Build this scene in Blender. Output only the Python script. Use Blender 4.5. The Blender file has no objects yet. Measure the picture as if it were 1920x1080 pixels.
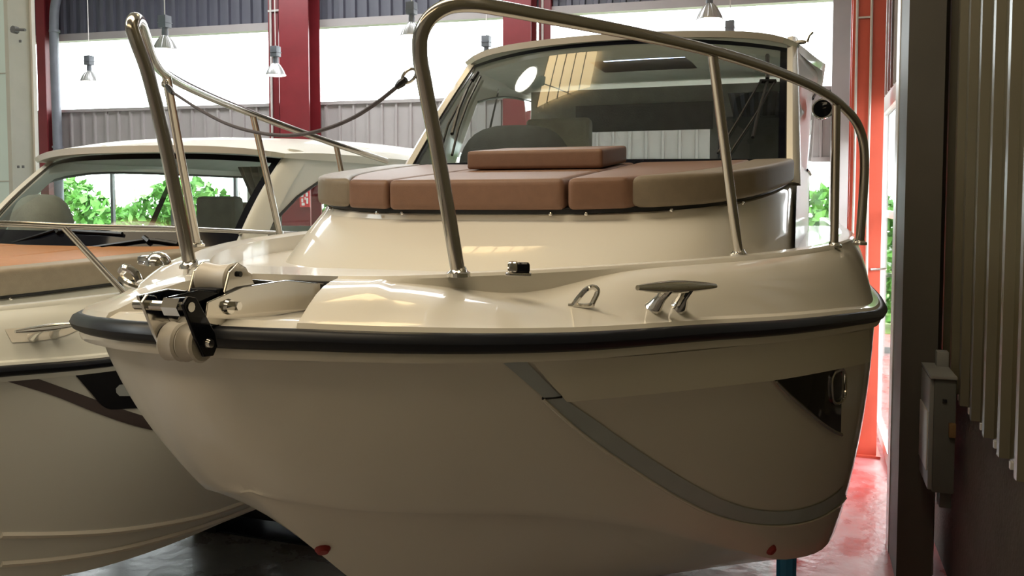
import bpy, bmesh, math, random
from mathutils import Vector, Matrix
from mathutils.bvhtree import BVHTree
random.seed(4)
SC = bpy.context.scene
COL = SC.collection
R = math.radians

# ------------------------------------------------------------------ camera
# world: X to the boats' port side, Y aft (away), Z up, floor at Z = 0
H = 2.10                      # camera height
TH, PITCH, F, CX, CY = R(19), R(3), 1600.0, 960.0, 459.0
cam_d = bpy.data.cameras.new('camera')
cam_d.sensor_width = 36.0
cam_d.lens = F / 1920 * 36
cam_d.shift_y = -(540 - CY) / 1920
cam_d.clip_start = 0.05
cam_o = bpy.data.objects.new('camera', cam_d)
cam_o.location = (0, 0, H)
cam_o.rotation_euler = (R(90) - PITCH, 0, TH)
COL.objects.link(cam_o)
SC.camera = cam_o

# ------------------------------------------------------------------ view, world, lights
SC.view_settings.view_transform = 'Standard'
SC.view_settings.look = 'None'
SC.view_settings.gamma = 1.0
SC.view_settings.use_curve_mapping = False
SC.view_settings.exposure = 0.0
cy_ = SC.cycles
cy_.max_bounces = 5; cy_.diffuse_bounces = 3; cy_.glossy_bounces = 3; cy_.transmission_bounces = 4; cy_.transparent_max_bounces = 16
cy_.caustics_reflective = False; cy_.caustics_refractive = False
W = bpy.data.worlds.new('overcast_sky')
SC.world = W
W.use_nodes = True
bg = W.node_tree.nodes['Background']
bg.inputs[0].default_value = (0.93, 0.97, 1.0, 1)
bg.inputs[1].default_value = 9.0

def area(name, loc, rot, sx, sy, power, color, shape='RECTANGLE'):
    d = bpy.data.lights.new(name, 'AREA')
    d.shape = shape; d.size = sx
    if shape == 'RECTANGLE': d.size_y = sy
    d.energy = power; d.color = color
    o = bpy.data.objects.new(name, d)
    o.location = loc; o.rotation_euler = rot
    COL.objects.link(o)
    return o
# hazy sun behind the far corner of the hall, reaching in through the side glazing
sun_d = bpy.data.lights.new('hazy_sun', 'SUN'); sun_d.energy = 5.0; sun_d.angle = R(22); sun_d.color = (1.0, 0.97, 0.92)
sun_o = bpy.data.objects.new('hazy_sun', sun_d); COL.objects.link(sun_o)
sun_o.location = (6, 20, 15); sun_o.rotation_euler = Vector((0.30, 1.0, 0.72)).to_track_quat('Z', 'Y').to_euler()
# overhead fill lamps added over the bows, behind the camera, far end and left
ROOF_FILLS = [((-3.2, 1.2), 7.0, 1.5, 120.0, (1.0, 0.91, 0.73)), ((-3.2, -3.4), 7.0, 1.5, 40.0, (1.0, 0.90, 0.72)), ((-6.1, 9.6), 7.2, 1.6, 210.0, (0.95, 0.97, 1.0)), ((-7.8, -0.6), 2.2, 3.0, 130.0, (0.92, 1.0, 0.97))]
for (x_, y_), sx_, sy_, w_, c_ in ROOF_FILLS:
    area('roof_fill_lamp', (x_, y_, 6.05), (0, 0, 0), sx_, sy_, w_, c_)

# ------------------------------------------------------------------ pixel helpers (photo frame 1920 x 1080)
FH = Vector((-math.sin(TH), math.cos(TH), 0))
RT = Vector((math.cos(TH), math.sin(TH), 0))
FW = Vector((FH.x * math.cos(PITCH), FH.y * math.cos(PITCH), -math.sin(PITCH)))
UP = RT.cross(FW)
EYE = Vector((0, 0, H))
def ray(px, py):
    return (FW + RT * ((px - CX) / F) - UP * ((py - CY) / F)).normalized()
def PD(px, py, D):
    d = ray(px, py)
    return EYE + d * (D / d.dot(FH))

# ------------------------------------------------------------------ materials
MATS = {}
def mat(name, color, rough=0.5, metal=0.0, coat=0.0, noise=0.0, nscale=8.0, bump=0.0, bscale=60.0, c2=None, emit=None, es=0.0, spec=0.5):
    m = bpy.data.materials.new(name); m.use_nodes = True
    nt = m.node_tree; p = nt.nodes['Principled BSDF']
    p.inputs['Base Color'].default_value = (*color, 1)
    p.inputs['Roughness'].default_value = rough
    p.inputs['Metallic'].default_value = metal
    p.inputs['Coat Weight'].default_value = coat
    p.inputs['Coat Roughness'].default_value = 0.04
    p.inputs['Specular IOR Level'].default_value = spec
    tc = nt.nodes.new('ShaderNodeTexCoord')
    if noise > 0 or c2:
        n = nt.nodes.new('ShaderNodeTexNoise'); n.inputs['Scale'].default_value = nscale; n.inputs['Detail'].default_value = 5
        nt.links.new(tc.outputs['Object'], n.inputs['Vector'])
        r = nt.nodes.new('ShaderNodeValToRGB')
        a = color; b = c2 or tuple(max(0, c * (1 - noise)) for c in color)
        r.color_ramp.elements[0].position = 0.35; r.color_ramp.elements[0].color = (*b, 1)
        r.color_ramp.elements[1].position = 0.65; r.color_ramp.elements[1].color = (*a, 1)
        nt.links.new(n.outputs[0], r.inputs[0]); nt.links.new(r.outputs[0], p.inputs['Base Color'])
    if bump > 0:
        n2 = nt.nodes.new('ShaderNodeTexNoise'); n2.inputs['Scale'].default_value = bscale; n2.inputs['Detail'].default_value = 3
        nt.links.new(tc.outputs['Object'], n2.inputs['Vector'])
        bp_ = nt.nodes.new('ShaderNodeBump'); bp_.inputs['Strength'].default_value = bump; bp_.inputs['Distance'].default_value = 0.01
        nt.links.new(n2.outputs[0], bp_.inputs['Height']); nt.links.new(bp_.outputs[0], p.inputs['Normal'])
    if emit:
        p.inputs['Emission Color'].default_value = (*emit, 1); p.inputs['Emission Strength'].default_value = es
    MATS[name] = m
    return m
def glass(name, tint, ior=1.5, dirt=0.0):
    m = bpy.data.materials.new(name); m.use_nodes = True
    nt = m.node_tree; nt.nodes.clear()
    out = nt.nodes.new('ShaderNodeOutputMaterial'); mix = nt.nodes.new('ShaderNodeMixShader')
    tr = nt.nodes.new('ShaderNodeBsdfTransparent'); tr.inputs[0].default_value = (*tint, 1)
    gl = nt.nodes.new('ShaderNodeBsdfGlossy'); gl.inputs['Roughness'].default_value = 0.01
    # Schlick reflectance from |N.I|, the same from either side of the thin sheet
    geo = nt.nodes.new('ShaderNodeNewGeometry'); dot = nt.nodes.new('ShaderNodeVectorMath'); dot.operation = 'DOT_PRODUCT'
    nt.links.new(geo.outputs['Normal'], dot.inputs[0]); nt.links.new(geo.outputs['Incoming'], dot.inputs[1])
    def mth(op, a, b=None):
        n_ = nt.nodes.new('ShaderNodeMath'); n_.operation = op
        for i_, x_ in enumerate((a, b)):
            if x_ is None: continue
            if isinstance(x_, (int, float)): n_.inputs[i_].default_value = x_
            else: nt.links.new(x_, n_.inputs[i_])
        return n_.outputs[0]
    f0 = ((ior - 1) / (ior + 1)) ** 2
    pw = mth('POWER', mth('SUBTRACT', 1.0, mth('ABSOLUTE', dot.outputs['Value'])), 5.0)
    fac = mth('ADD', f0, mth('MULTIPLY', pw, 1 - f0))
    nt.links.new(fac, mix.inputs[0]); nt.links.new(tr.outputs[0], mix.inputs[1]); nt.links.new(gl.outputs[0], mix.inputs[2])
    nt.links.new(mix.outputs[0], out.inputs[0])
    MATS[name] = m
    return m
mat('gelcoat', (0.78, 0.75, 0.685), 0.38, coat=0.6, noise=0.02, nscale=2, spec=0.35)
mat('gelcoat_cool', (0.78, 0.80, 0.77), 0.38, coat=0.3, noise=0.02, nscale=2, spec=0.35)
mat('bounce_panel_pale', (0.62, 0.60, 0.54), 0.35, noise=0.03)
mat('rubber_navy', (0.005, 0.007, 0.014), 0.36, noise=0.2, spec=0.28)
mat('stainless', (0.62, 0.60, 0.56), 0.10, metal=1.0, noise=0.04, nscale=20)
mat('stainless_rail', (0.50, 0.48, 0.45), 0.16, metal=1.0, noise=0.04, nscale=20)
mat('chrome', (0.75, 0.74, 0.72), 0.06, metal=1.0, noise=0.03)
mat('vinyl_brown', (0.225, 0.122, 0.082), 0.48, noise=0.08, nscale=30, bump=0.12, bscale=380)
mat('vinyl_taupe', (0.235, 0.190, 0.140), 0.48, noise=0.08, nscale=30, bump=0.12, bscale=380)
mat('vinyl_orange', (0.52, 0.25, 0.115), 0.5, noise=0.08, nscale=30, bump=0.12, bscale=380)
mat('vinyl_sand', (0.36, 0.31, 0.245), 0.5, noise=0.08, nscale=30, bump=0.12, bscale=380)
mat('black_trim', (0.010, 0.011, 0.014), 0.35, noise=0.2)
mat('black_gloss', (0.006, 0.007, 0.012), 0.08, noise=0.1, spec=0.18)
mat('stripe_grey', (0.46, 0.51, 0.54), 0.35, noise=0.06)
mat('stripe_dark', (0.085, 0.065, 0.070), 0.35, noise=0.06)
mat('white_plastic', (0.72, 0.68, 0.62), 0.4, noise=0.05)
mat('grey_plastic', (0.13, 0.14, 0.15), 0.45, noise=0.1)
mat('dark_fabric', (0.07, 0.08, 0.09), 0.85, noise=0.25, nscale=14, bump=0.3, bscale=120)
mat('grey_fabric', (0.33, 0.345, 0.32), 0.9, noise=0.2, nscale=10, bump=0.3, bscale=90)
mat('headliner', (0.68, 0.72, 0.66), 0.8, noise=0.06)
mat('red_paint', (0.20, 0.020, 0.026), 0.36, noise=0.16, nscale=3)
mat('red_paint_lit', (0.62, 0.095, 0.055), 0.40, noise=0.15, nscale=3)  # same column paint, brightened for the light from the glazing
mat('red_dot', (0.30, 0.02, 0.02), 0.5, noise=0.2)
mat('red_sign', (0.72, 0.04, 0.05), 0.4, noise=0.05)
mat('sign_white', (0.85, 0.85, 0.85), 0.5, noise=0.02)
mat('pipe_grey', (0.20, 0.21, 0.25), 0.4, noise=0.1)
mat('cable_white', (0.62, 0.58, 0.55), 0.5, noise=0.1)
mat('clad_dark', (0.105, 0.105, 0.135), 0.45, noise=0.08, nscale=3)
mat('clad_grey', (0.40, 0.365, 0.36), 0.5, noise=0.06, nscale=3)
mat('clad_olive', (0.135, 0.122, 0.078), 0.34, noise=0.14, nscale=2.2, spec=0.6)
mat('block_wall', (0.205, 0.19, 0.175), 0.8, noise=0.2, nscale=3, bump=0.4, bscale=40)
mat('pillar_grey', (0.10, 0.092, 0.078), 0.6, noise=0.12, nscale=3)
mat('partition', (0.54, 0.67, 0.65), 0.6, noise=0.04, nscale=2)
mat('partition_edge', (0.44, 0.45, 0.41), 0.6, noise=0.05)
mat('white_frame', (0.80, 0.80, 0.79), 0.35, noise=0.03)
mat('inside_wall', (0.58, 0.56, 0.51), 0.8, noise=0.12, nscale=1.2)
mat('ceiling_sheet', (0.78, 0.77, 0.72), 0.7, noise=0.1, nscale=2)
mat('lamp_grey', (0.14, 0.15, 0.17), 0.45, noise=0.1)
mat('lamp_bell', (0.52, 0.52, 0.52), 0.30, metal=0.6, noise=0.05)
mat('lamp_lens', (0.9, 0.9, 0.85), 0.3, emit=(1.0, 0.95, 0.82), es=13.0)
mat('fill_sheet_warm', (0.8, 0.62, 0.33), 0.5, emit=(1.0, 0.70, 0.34), es=2.2)
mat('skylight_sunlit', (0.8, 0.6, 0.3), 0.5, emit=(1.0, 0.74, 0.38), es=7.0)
mat('fill_sheet_cool', (0.8, 0.8, 0.8), 0.5, emit=(0.95, 0.97, 1.0), es=3.0)
mat('lawn', (0.13, 0.26, 0.05), 0.9, c2=(0.30, 0.34, 0.12), nscale=1.5)
mat('leaf', (0.16, 0.42, 0.07), 0.7, c2=(0.07, 0.22, 0.03), nscale=5)
mat('asphalt', (0.45, 0.44, 0.42), 0.9, noise=0.1)
mat('box_grey', (0.30, 0.305, 0.295), 0.45, noise=0.05)
mat('box_dark', (0.12, 0.125, 0.115), 0.5, noise=0.08)
mat('latch_brown', (0.22, 0.13, 0.05), 0.5, noise=0.1)
mat('blue_paint', (0.03, 0.27, 0.55), 0.4, noise=0.08)
mat('rope_grey', (0.11, 0.10, 0.12), 0.7, noise=0.2, nscale=200)
mat('dark_recess', (0.012, 0.012, 0.014), 0.6, noise=0.2)
glass('cabin_glass', (0.90, 0.94, 0.92), 1.75)
glass('window_glass', (0.96, 0.98, 0.97), 1.35)
glass('hatch_glass', (0.62, 0.66, 0.95), 1.4)

def floor_material():
    m = bpy.data.materials.new('painted_floor'); m.use_nodes = True
    nt = m.node_tree; p = nt.nodes['Principled BSDF']; L = nt.links.new
    tc = nt.nodes.new('ShaderNodeTexCoord'); sep = nt.nodes.new('ShaderNodeSeparateXYZ'); L(tc.outputs['Object'], sep.inputs[0])
    n = nt.nodes.new('ShaderNodeTexNoise'); n.inputs['Scale'].default_value = 1.6; n.inputs['Detail'].default_value = 8; n.inputs['Roughness'].default_value = 0.65
    L(tc.outputs['Object'], n.inputs['Vector'])
    red = nt.nodes.new('ShaderNodeValToRGB')
    red.color_ramp.elements[0].position = 0.38; red.color_ramp.elements[0].color = (0.58, 0.07, 0.065, 1)
    red.color_ramp.elements[1].position = 0.72; red.color_ramp.elements[1].color = (0.62, 0.30, 0.31, 1)
    L(n.outputs[0], red.inputs[0])
    gr = nt.nodes.new('ShaderNodeValToRGB')
    gr.color_ramp.elements[0].position = 0.35; gr.color_ramp.elements[0].color = (0.21, 0.165, 0.15, 1)
    gr.color_ramp.elements[1].position = 0.6; gr.color_ramp.elements[1].color = (0.34, 0.325, 0.305, 1)
    L(n.outputs[0], gr.inputs[0])
    # painted walkway right of X = -0.6, worn grey screed elsewhere; near end greyed to keep red bounce off hulls
    mp = nt.nodes.new('ShaderNodeMapRange'); mp.inputs['From Min'].default_value = -0.17; mp.inputs['From Max'].default_value = -0.12
    L(sep.outputs['X'], mp.inputs['Value'])
    mx = nt.nodes.new('ShaderNodeMix'); mx.data_type = 'RGBA'
    mp2 = nt.nodes.new('ShaderNodeMapRange'); mp2.inputs['From Min'].default_value = 2.6; mp2.inputs['From Max'].default_value = 2.75
    L(sep.outputs['Y'], mp2.inputs['Value']); mul = nt.nodes.new('ShaderNodeMath'); mul.operation = 'MULTIPLY'
    L(mp.outputs[0], mul.inputs[0]); L(mp2.outputs[0], mul.inputs[1]); L(mul.outputs[0], mx.inputs[0]); L(gr.outputs[0], mx.inputs[6]); L(red.outputs[0], mx.inputs[7])
    L(mx.outputs[2], p.inputs['Base Color'])
    rr = nt.nodes.new('ShaderNodeMapRange'); rr.inputs['From Min'].default_value = 0.3; rr.inputs['From Max'].default_value = 0.7
    rr.inputs['To Min'].default_value = 0.14; rr.inputs['To Max'].default_value = 0.42
    L(n.outputs[0], rr.inputs['Value']); L(rr.outputs[0], p.inputs['Roughness'])
    n3 = nt.nodes.new('ShaderNodeTexNoise'); n3.inputs['Scale'].default_value = 9; n3.inputs['Detail'].default_value = 4
    L(tc.outputs['Object'], n3.inputs['Vector'])
    b = nt.nodes.new('ShaderNodeBump'); b.inputs['Strength'].default_value = 0.25; b.inputs['Distance'].default_value = 0.02
    L(n3.outputs[0], b.inputs['Height']); L(b.outputs[0], p.inputs['Normal'])
    MATS['painted_floor'] = m
floor_material()

# ------------------------------------------------------------------ object helpers
def tag(o, label=None, cat=None, group=None, kind=None):
    if label: o['label'] = label
    if cat: o['category'] = cat
    if group: o['group'] = group
    if kind: o['kind'] = kind
    return o
def empty(name, loc, label=None, cat=None, group=None, kind=None):
    o = bpy.data.objects.new(name, None); o.empty_display_size = 0.1
    o.location = loc; COL.objects.link(o)
    return tag(o, label, cat, group, kind)
def wloc(o):
    v = Vector((0, 0, 0))
    while o is not None:
        v = v + o.location; o = o.parent
    return v
class MB:
    """collects verts/faces in world coordinates; build() makes one mesh object"""
    def __init__(s): s.v = []; s.f = []
    def add(s, vs, fs):
        k = len(s.v); s.v += [Vector(v) for v in vs]; s.f += [tuple(i + k for i in f) for f in fs]; return s
    def grid(s, rows, closed_u=False, closed_v=False, flip=False):
        n = len(rows); m = len(rows[0]); vs = [p for r in rows for p in r]; fs = []
        for i in range(n if closed_v else n - 1):
            for j in range(m if closed_u else m - 1):
                a = i * m + j; b = i * m + (j + 1) % m; c = ((i + 1) % n) * m + (j + 1) % m; d = ((i + 1) % n) * m + j
                fs.append((a, d, c, b) if flip else (a, b, c, d))
        return s.add(vs, fs)
    def box(s, lo, hi, M=None):
        x0, y0, z0 = lo; x1, y1, z1 = hi
        vs = [Vector(p) for p in ((x0,y0,z0),(x1,y0,z0),(x1,y1,z0),(x0,y1,z0),(x0,y0,z1),(x1,y0,z1),(x1,y1,z1),(x0,y1,z1))]
        if M: vs = [M @ v for v in vs]
        return s.add(vs, [(3,2,1,0),(4,5,6,7),(0,1,5,4),(1,2,6,5),(2,3,7,6),(3,0,4,7)])
    def tube(s, path, r, n=10, cap=True):
        path = [Vector(p) for p in path]; N = len(path)
        rs = r if isinstance(r, (list, tuple)) else [r] * N
        T = [(path[min(i + 1, N - 1)] - path[max(i - 1, 0)]).normalized() for i in range(N)]
        u = T[0].cross(Vector((0, 0, 1)))
        if u.length < 1e-3: u = T[0].cross(Vector((1, 0, 0)))
        u.normalize(); rows = []
        for i in range(N):
            u = (u - T[i] * u.dot(T[i])).normalized(); w = T[i].cross(u)
            rows.append([path[i] + (u * math.cos(2 * math.pi * k / n) + w * math.sin(2 * math.pi * k / n)) * rs[i] for k in range(n)])
        k0 = len(s.v); s.grid(rows, closed_u=True)
        if cap:
            s.f.append(tuple(k0 + j for j in range(n))[::-1]); s.f.append(tuple(k0 + (N - 1) * n + j for j in range(n)))
        return s
    def lathe(s, prof, M, n=24):
        """prof: (r, z) list, M places the z axis"""
        rows = [[M @ Vector((r * math.cos(2 * math.pi * k / n), r * math.sin(2 * math.pi * k / n), z)) for k in range(n)] for r, z in prof]
        return s.grid(rows, closed_u=True)
    def prism(s, poly, ext):
        """poly: list of 3-D points (planar), ext: extrusion vector"""
        poly = [Vector(p) for p in poly]; e = Vector(ext); n = len(poly)
        vs = poly + [p + e for p in poly]
        return s.add(vs, [tuple(range(n))[::-1], tuple(range(n, 2 * n))] + [(i, (i + 1) % n, n + (i + 1) % n, n + i) for i in range(n)])
    def build(s, name, material, parent=None, smooth=True, bevel=0.0, bseg=2, angle=35, weld=0.0, clamp=True):
        bm = bmesh.new(); off = wloc(parent) if parent else Vector((0, 0, 0))
        vs = [bm.verts.new(v - off) for v in s.v]
        for f in s.f:
            g = []
            for i in f:
                if vs[i] not in g: g.append(vs[i])
            if len(g) > 2:
                try: bm.faces.new(g)
                except ValueError: pass
        if weld: bmesh.ops.remove_doubles(bm, verts=bm.verts, dist=weld)
        bmesh.ops.recalc_face_normals(bm, faces=bm.faces)
        if bevel > 0:
            es = [e for e in bm.edges if len(e.link_faces) == 2 and e.calc_face_angle(0) > R(30)]
            bmesh.ops.bevel(bm, geom=es, offset=bevel, segments=bseg, profile=0.6, affect='EDGES', clamp_overlap=clamp)
            bmesh.ops.recalc_face_normals(bm, faces=bm.faces)
        me = bpy.data.meshes.new(name)
        if smooth:
            for f in bm.faces: f.smooth = True
            for e in bm.edges:
                if len(e.link_faces) == 2 and e.calc_face_angle(0) > R(angle): e.smooth = False
        bm.to_mesh(me); bm.free()
        me.materials.append(MATS[material])
        o = bpy.data.objects.new(name, me); COL.objects.link(o)
        if parent: o.parent = parent
        return o
def mono(tab, sub):
    """monotone cubic resampling of a list of tuples, index parameter"""
    n = len(tab); k = len(tab[0]); out = []
    def slopes(y):
        d = [y[i + 1] - y[i] for i in range(n - 1)]
        m = [d[0]] + [0 if d[i - 1] * d[i] <= 0 else 2 * d[i - 1] * d[i] / (d[i - 1] + d[i]) for i in range(1, n - 1)] + [d[-1]]
        return m
    ys = [[t[c] for t in tab] for c in range(k)]; ms = [slopes(y) for y in ys]
    for i in range(n - 1):
        for q in range(sub):
            t = q / sub; h = []
            for c in range(k):
                y0, y1, m0, m1 = ys[c][i], ys[c][i + 1], ms[c][i], ms[c][i + 1]
                h.append((2*t**3 - 3*t*t + 1)*y0 + (t**3 - 2*t*t + t)*m0 + (-2*t**3 + 3*t*t)*y1 + (t**3 - t*t)*m1)
            out.append(tuple(h))
    out.append(tuple(tab[-1]))
    return out
def catmull(pts, sub=8):
    pts = [Vector(p) for p in pts]; P = [pts[0] * 2 - pts[1]] + pts + [pts[-1] * 2 - pts[-2]]; out = []
    for i in range(1, len(P) - 2):
        p0, p1, p2, p3 = P[i-1:i+3]
        t0 = 0; t1 = max(1e-5, (p1-p0).length ** .5); t2 = t1 + max(1e-5, (p2-p1).length ** .5); t3 = t2 + max(1e-5, (p3-p2).length ** .5)
        for q in range(sub):
            t = t1 + (t2 - t1) * q / sub
            A1 = p0*((t1-t)/(t1-t0)) + p1*((t-t0)/(t1-t0)); A2 = p1*((t2-t)/(t2-t1)) + p2*((t-t1)/(t2-t1)); A3 = p2*((t3-t)/(t3-t2)) + p3*((t-t2)/(t3-t2))
            B1 = A1*((t2-t)/(t2-t0)) + A2*((t-t0)/(t2-t0)); B2 = A2*((t3-t)/(t3-t1)) + A3*((t-t1)/(t3-t1))
            out.append(B1*((t2-t)/(t2-t1)) + B2*((t-t1)/(t2-t1)))
    out.append(pts[-1])
    return out
def lerp(a, b, t): return a + (b - a) * t
def axisM(origin, zdir):
    z = Vector(zdir).normalized()
    return Matrix.Translation(Vector(origin)) @ z.to_track_quat('Z', 'Y').to_matrix().to_4x4()
def corrugated(p0, p1, z0, z1, nrm, pitch=0.25, rib=0.05, depth=0.03, slope=0.012):
    """box-profile sheet from p0 to p1 (xy), ribs standing out along nrm"""
    p0 = Vector((*p0, 0)); p1 = Vector((*p1, 0)); L = (p1 - p0).length; d = (p1 - p0) / L; n = Vector((*nrm, 0)).normalized()
    prof = []; x = 0.0
    while x < L:
        for u, h in ((0, 0), (pitch - rib - 2 * slope, 0), (pitch - rib - slope, depth), (pitch - slope, depth)):
            if x + u < L: prof.append((x + u, h))
        x += pitch
    prof.append((L, 0))
    mb = MB()
    lo = [p0 + d * u + n * h + Vector((0, 0, z0)) for u, h in prof]; hi = [p + Vector((0, 0, z1 - z0)) for p in lo]
    return mb.grid([lo, hi])

# ================================================================== THE BUILDING
def S(name, mb, m, parent=None, **k):
    o = mb.build(name, m, parent, **k)
    if parent is None: o['kind'] = 'structure'
    return o
S('floor', MB().box((-14, -8, -0.2), (0.95, 14.5, 0)), 'painted_floor', smooth=False)
ground = S('ground', MB().box((-40, 12.9, -0.25), (30, 60, -0.05)).box((0.96, -10, -0.25), (30, 12.9, -0.05)), 'asphalt', smooth=False)
S('ceiling', MB().box((-14, -8, 6.2), (1.0, 14.5, 6.3)), 'ceiling_sheet', smooth=False)
S('wall_left', MB().box((-14.2, -8, 0), (-14, 11.3, 6.2)), 'inside_wall', smooth=False)
S('wall_back', MB().box((-14, -8.2, 0), (1.0, -8, 6.2)), 'inside_wall', smooth=False)

# glowing sheets added above the fill lamps as their nominal source
for k, ((x, y), sx, sy, w_, c_) in enumerate(ROOF_FILLS):
    S('window_%d' % (k + 11), MB().box((x - sx / 2, y - sy / 2, 6.12), (x + sx / 2, y + sy / 2, 6.14)), 'fill_sheet_warm' if c_[2] < .9 else 'fill_sheet_cool', smooth=False)

# small sunlit roof light over the near boat (mirrored in its windshield), ribbed yellow sheet in battens
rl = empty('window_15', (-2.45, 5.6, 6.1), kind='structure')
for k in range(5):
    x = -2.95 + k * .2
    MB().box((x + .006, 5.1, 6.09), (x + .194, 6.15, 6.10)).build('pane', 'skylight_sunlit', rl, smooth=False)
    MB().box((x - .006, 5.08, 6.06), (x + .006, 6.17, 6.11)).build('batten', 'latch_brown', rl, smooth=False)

# far wall: line FWP + t*FWD, t = metres to the right
FWP = Vector((-4.23, 12.29, 0)); FWD = Vector((0.9965, 0.0837, 0)); FWN = Vector((0.0837, -0.9965, 0))
def fw_at(px):
    d = ray(px, 300); d.z = 0
    # EYE + s d on the wall line
    s = (FWP - Vector((0, 0, 0))).dot(FWN) / d.dot(FWN)
    q = d * s
    return (q - FWP).dot(FWD), q
Z_TOP, Z_BAND1, Z_BAND0 = H + 2.86, H + 1.567, H + 0.594
wall_far = empty('wall_far', FWP, kind='structure')
tl = -11.0; tr = fw_at(1580)[0] + 0.3
cols_t = [fw_at(96)[0], fw_at(565)[0], fw_at(975)[0]]
bays = [tl] + cols_t + [tr]
for i in range(len(bays) - 1):
    a, b = bays[i] , bays[i + 1]
    pa = FWP + FWD * a; pb = FWP + FWD * b
    corrugated((pa.x, pa.y), (pb.x, pb.y), Z_TOP, 6.2, FWN[:2], 0.20, 0.07, 0.05, 0.015).build('cladding_panel', 'clad_dark', wall_far, smooth=False)
    corrugated((pa.x, pa.y), (pb.x, pb.y), Z_BAND0, Z_BAND1, FWN[:2], 0.24, 0.03, 0.035, 0.010).build('cladding_panel', 'clad_grey', wall_far, smooth=False)
    M = Matrix((( FWD.x, -FWN.x, 0, pa.x), (FWD.y, -FWN.y, 0, pa.y), (0, 0, 1, 0), (0, 0, 0, 1)))
    MB().box((0, -0.06, Z_TOP - 0.12), (b - a, 0.1, Z_TOP), M).build('lintel', 'clad_grey', wall_far, smooth=False)
    MB().box((0, -0.06, Z_BAND1 - 0.05), (b - a, 0.1, Z_BAND1), M).build('sill', 'clad_grey', wall_far, smooth=False)
    MB().box((0, -0.06, Z_BAND0 - 0.06), (b - a, 0.1, Z_BAND0), M).build('lintel', 'clad_grey', wall_far, smooth=False)
    w = empty('window_%d' % (i + 1), pa + Vector((0, 0, Z_BAND1)), kind='structure')
    MB().box((0.02, 0.02, Z_BAND1), (b - a - 0.02, 0.03, Z_TOP - 0.12), M).build('pane', 'window_glass', w, smooth=False)
    d = empty('door_%d' % (i + 1), pa, kind='structure')
    MB().box((0.02, 0.02, 0.05), (b - a - 0.02, 0.03, Z_BAND0 - 0.06), M).build('pane', 'window_glass', d, smooth=False)
    nb = max(2, int((b - a) / 1.1))
    for q in range(nb + 1):
        u = 0.03 + (b - a - 0.06) * q / nb
        MB().box((u - 0.025, 0.0, 0.0), (u + 0.025, 0.06, Z_BAND0 - 0.06), M).build('mullion', 'grey_plastic', d, smooth=False)
    MB().box((0, 0.0, 0.0), (b - a, 0.06, 0.08), M).build('bottom_rail', 'grey_plastic', d, smooth=False)
    MB().box((0, 0.0, 1.05), (b - a, 0.06, 1.10), M).build('middle_rail', 'grey_plastic', d, smooth=False)

def i_column(name, M, w, dpt, z1, m, label, tf=0.03):
    """I-section: flanges across local x, web along local y"""
    o = empty(name, M @ Vector((0, 0, 0)), label, 'column')
    MB().box((-w / 2, -dpt / 2, 0), (w / 2, -dpt / 2 + tf, z1), M).build('flange', m, o, smooth=False)
    MB().box((-w / 2, dpt / 2 - tf, 0), (w / 2, dpt / 2, z1), M).build('flange', m, o, smooth=False)
    MB().box((-0.012, -dpt / 2 + tf, 0), (0.012, dpt / 2 - tf, z1), M).build('web', m, o, smooth=False)
    MB().box((-w / 2 - 0.03, -dpt / 2 - 0.03, 0), (w / 2 + 0.03, dpt / 2 + 0.03, 0.02), M).build('base_plate', m, o, smooth=False)
    return o
def fwM(t, off=0.0, rz=0.0):
    p = FWP + FWD * t + FWN * off
    return Matrix.Translation(p) @ Matrix.Rotation(math.atan2(FWD.y, FWD.x) + rz, 4, 'Z')
def at_px(px, off):
    """wall parameter of the pixel column for a plane standing 'off' in front of the far wall"""
    d = ray(px, 300); d.z = 0
    s = (FWP + FWN * off).dot(FWN) / d.dot(FWN)
    return (d * s - FWP).dot(FWD)
lab = {565: 'wide dark red steel column on the back wall beside a hanging lamp',
       975: 'dark red steel column rising behind the cabin roof of the near boat'}
for px, w in ((565, 0.50), (975, 0.42)):
    t = at_px(px, 0.25)
    i_column('steel_column', fwM(t, 0.25), w, 0.40, 6.2, 'red_paint', lab[px])
t = at_px(95, 0.25)
i_column('steel_column', fwM(t, 0.25), 0.17, 0.30, 6.2, 'red_paint', 'narrow dark red steel column behind a grey drainpipe at the left')
# slim red posts beside the columns with their cables
for px, lb in ((521, 'slim red post just left of the wide red column'), (1023, 'slim red post right of the column behind the cabin roof')):
    t = at_px(px, 0.05)
    o = empty('steel_post', FWP + FWD * t + FWN * 0.05, lb, 'post')
    MB().box((-0.09, -0.09, 0), (0.09, 0.09, 6.2), fwM(t, 0.05)).build('shaft', 'red_paint', o, smooth=False)
    p = FWP + FWD * (t - 0.03) + FWN * 0.16
    MB().tube([p + Vector((0, 0, z)) for z in (0.3, 2, 4, 6.1)], 0.02, 6).build('cable', 'cable_white', o)
    MB().box((-0.14, -0.02, 0), (0.14, 0.02, 0.03), Matrix.Translation(p + Vector((0.1, 0, H + 3.0)))).build('cable_clip', 'cable_white', o)
# drainpipe with an offset bend at the top
t = at_px(109, 0.35); p = FWP + FWD * t + FWN * 0.35
o = empty('drain_pipe', p, 'grey drainpipe with a bent top beside the narrow red column', 'pipe')
MB().tube(catmull([p + Vector((0.22, 0, 6.1)), p + Vector((0.20, 0, 5.80)), p + Vector((0.05, 0, 5.45)), p + Vector((0, 0, 5.2)), p + Vector((0, 0, 3)), p + Vector((0, 0, 0.02))], 8), 0.075, 14).build('pipe', 'pipe_grey', o)
for z in (4.95, 3.0, 1.4):
    MB().lathe([(0.075, -0.02), (0.088, -0.02), (0.088, 0.02), (0.075, 0.02)], Matrix.Translation(p + Vector((0, 0, z))), 14).build('bracket', 'pipe_grey', o)
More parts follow.
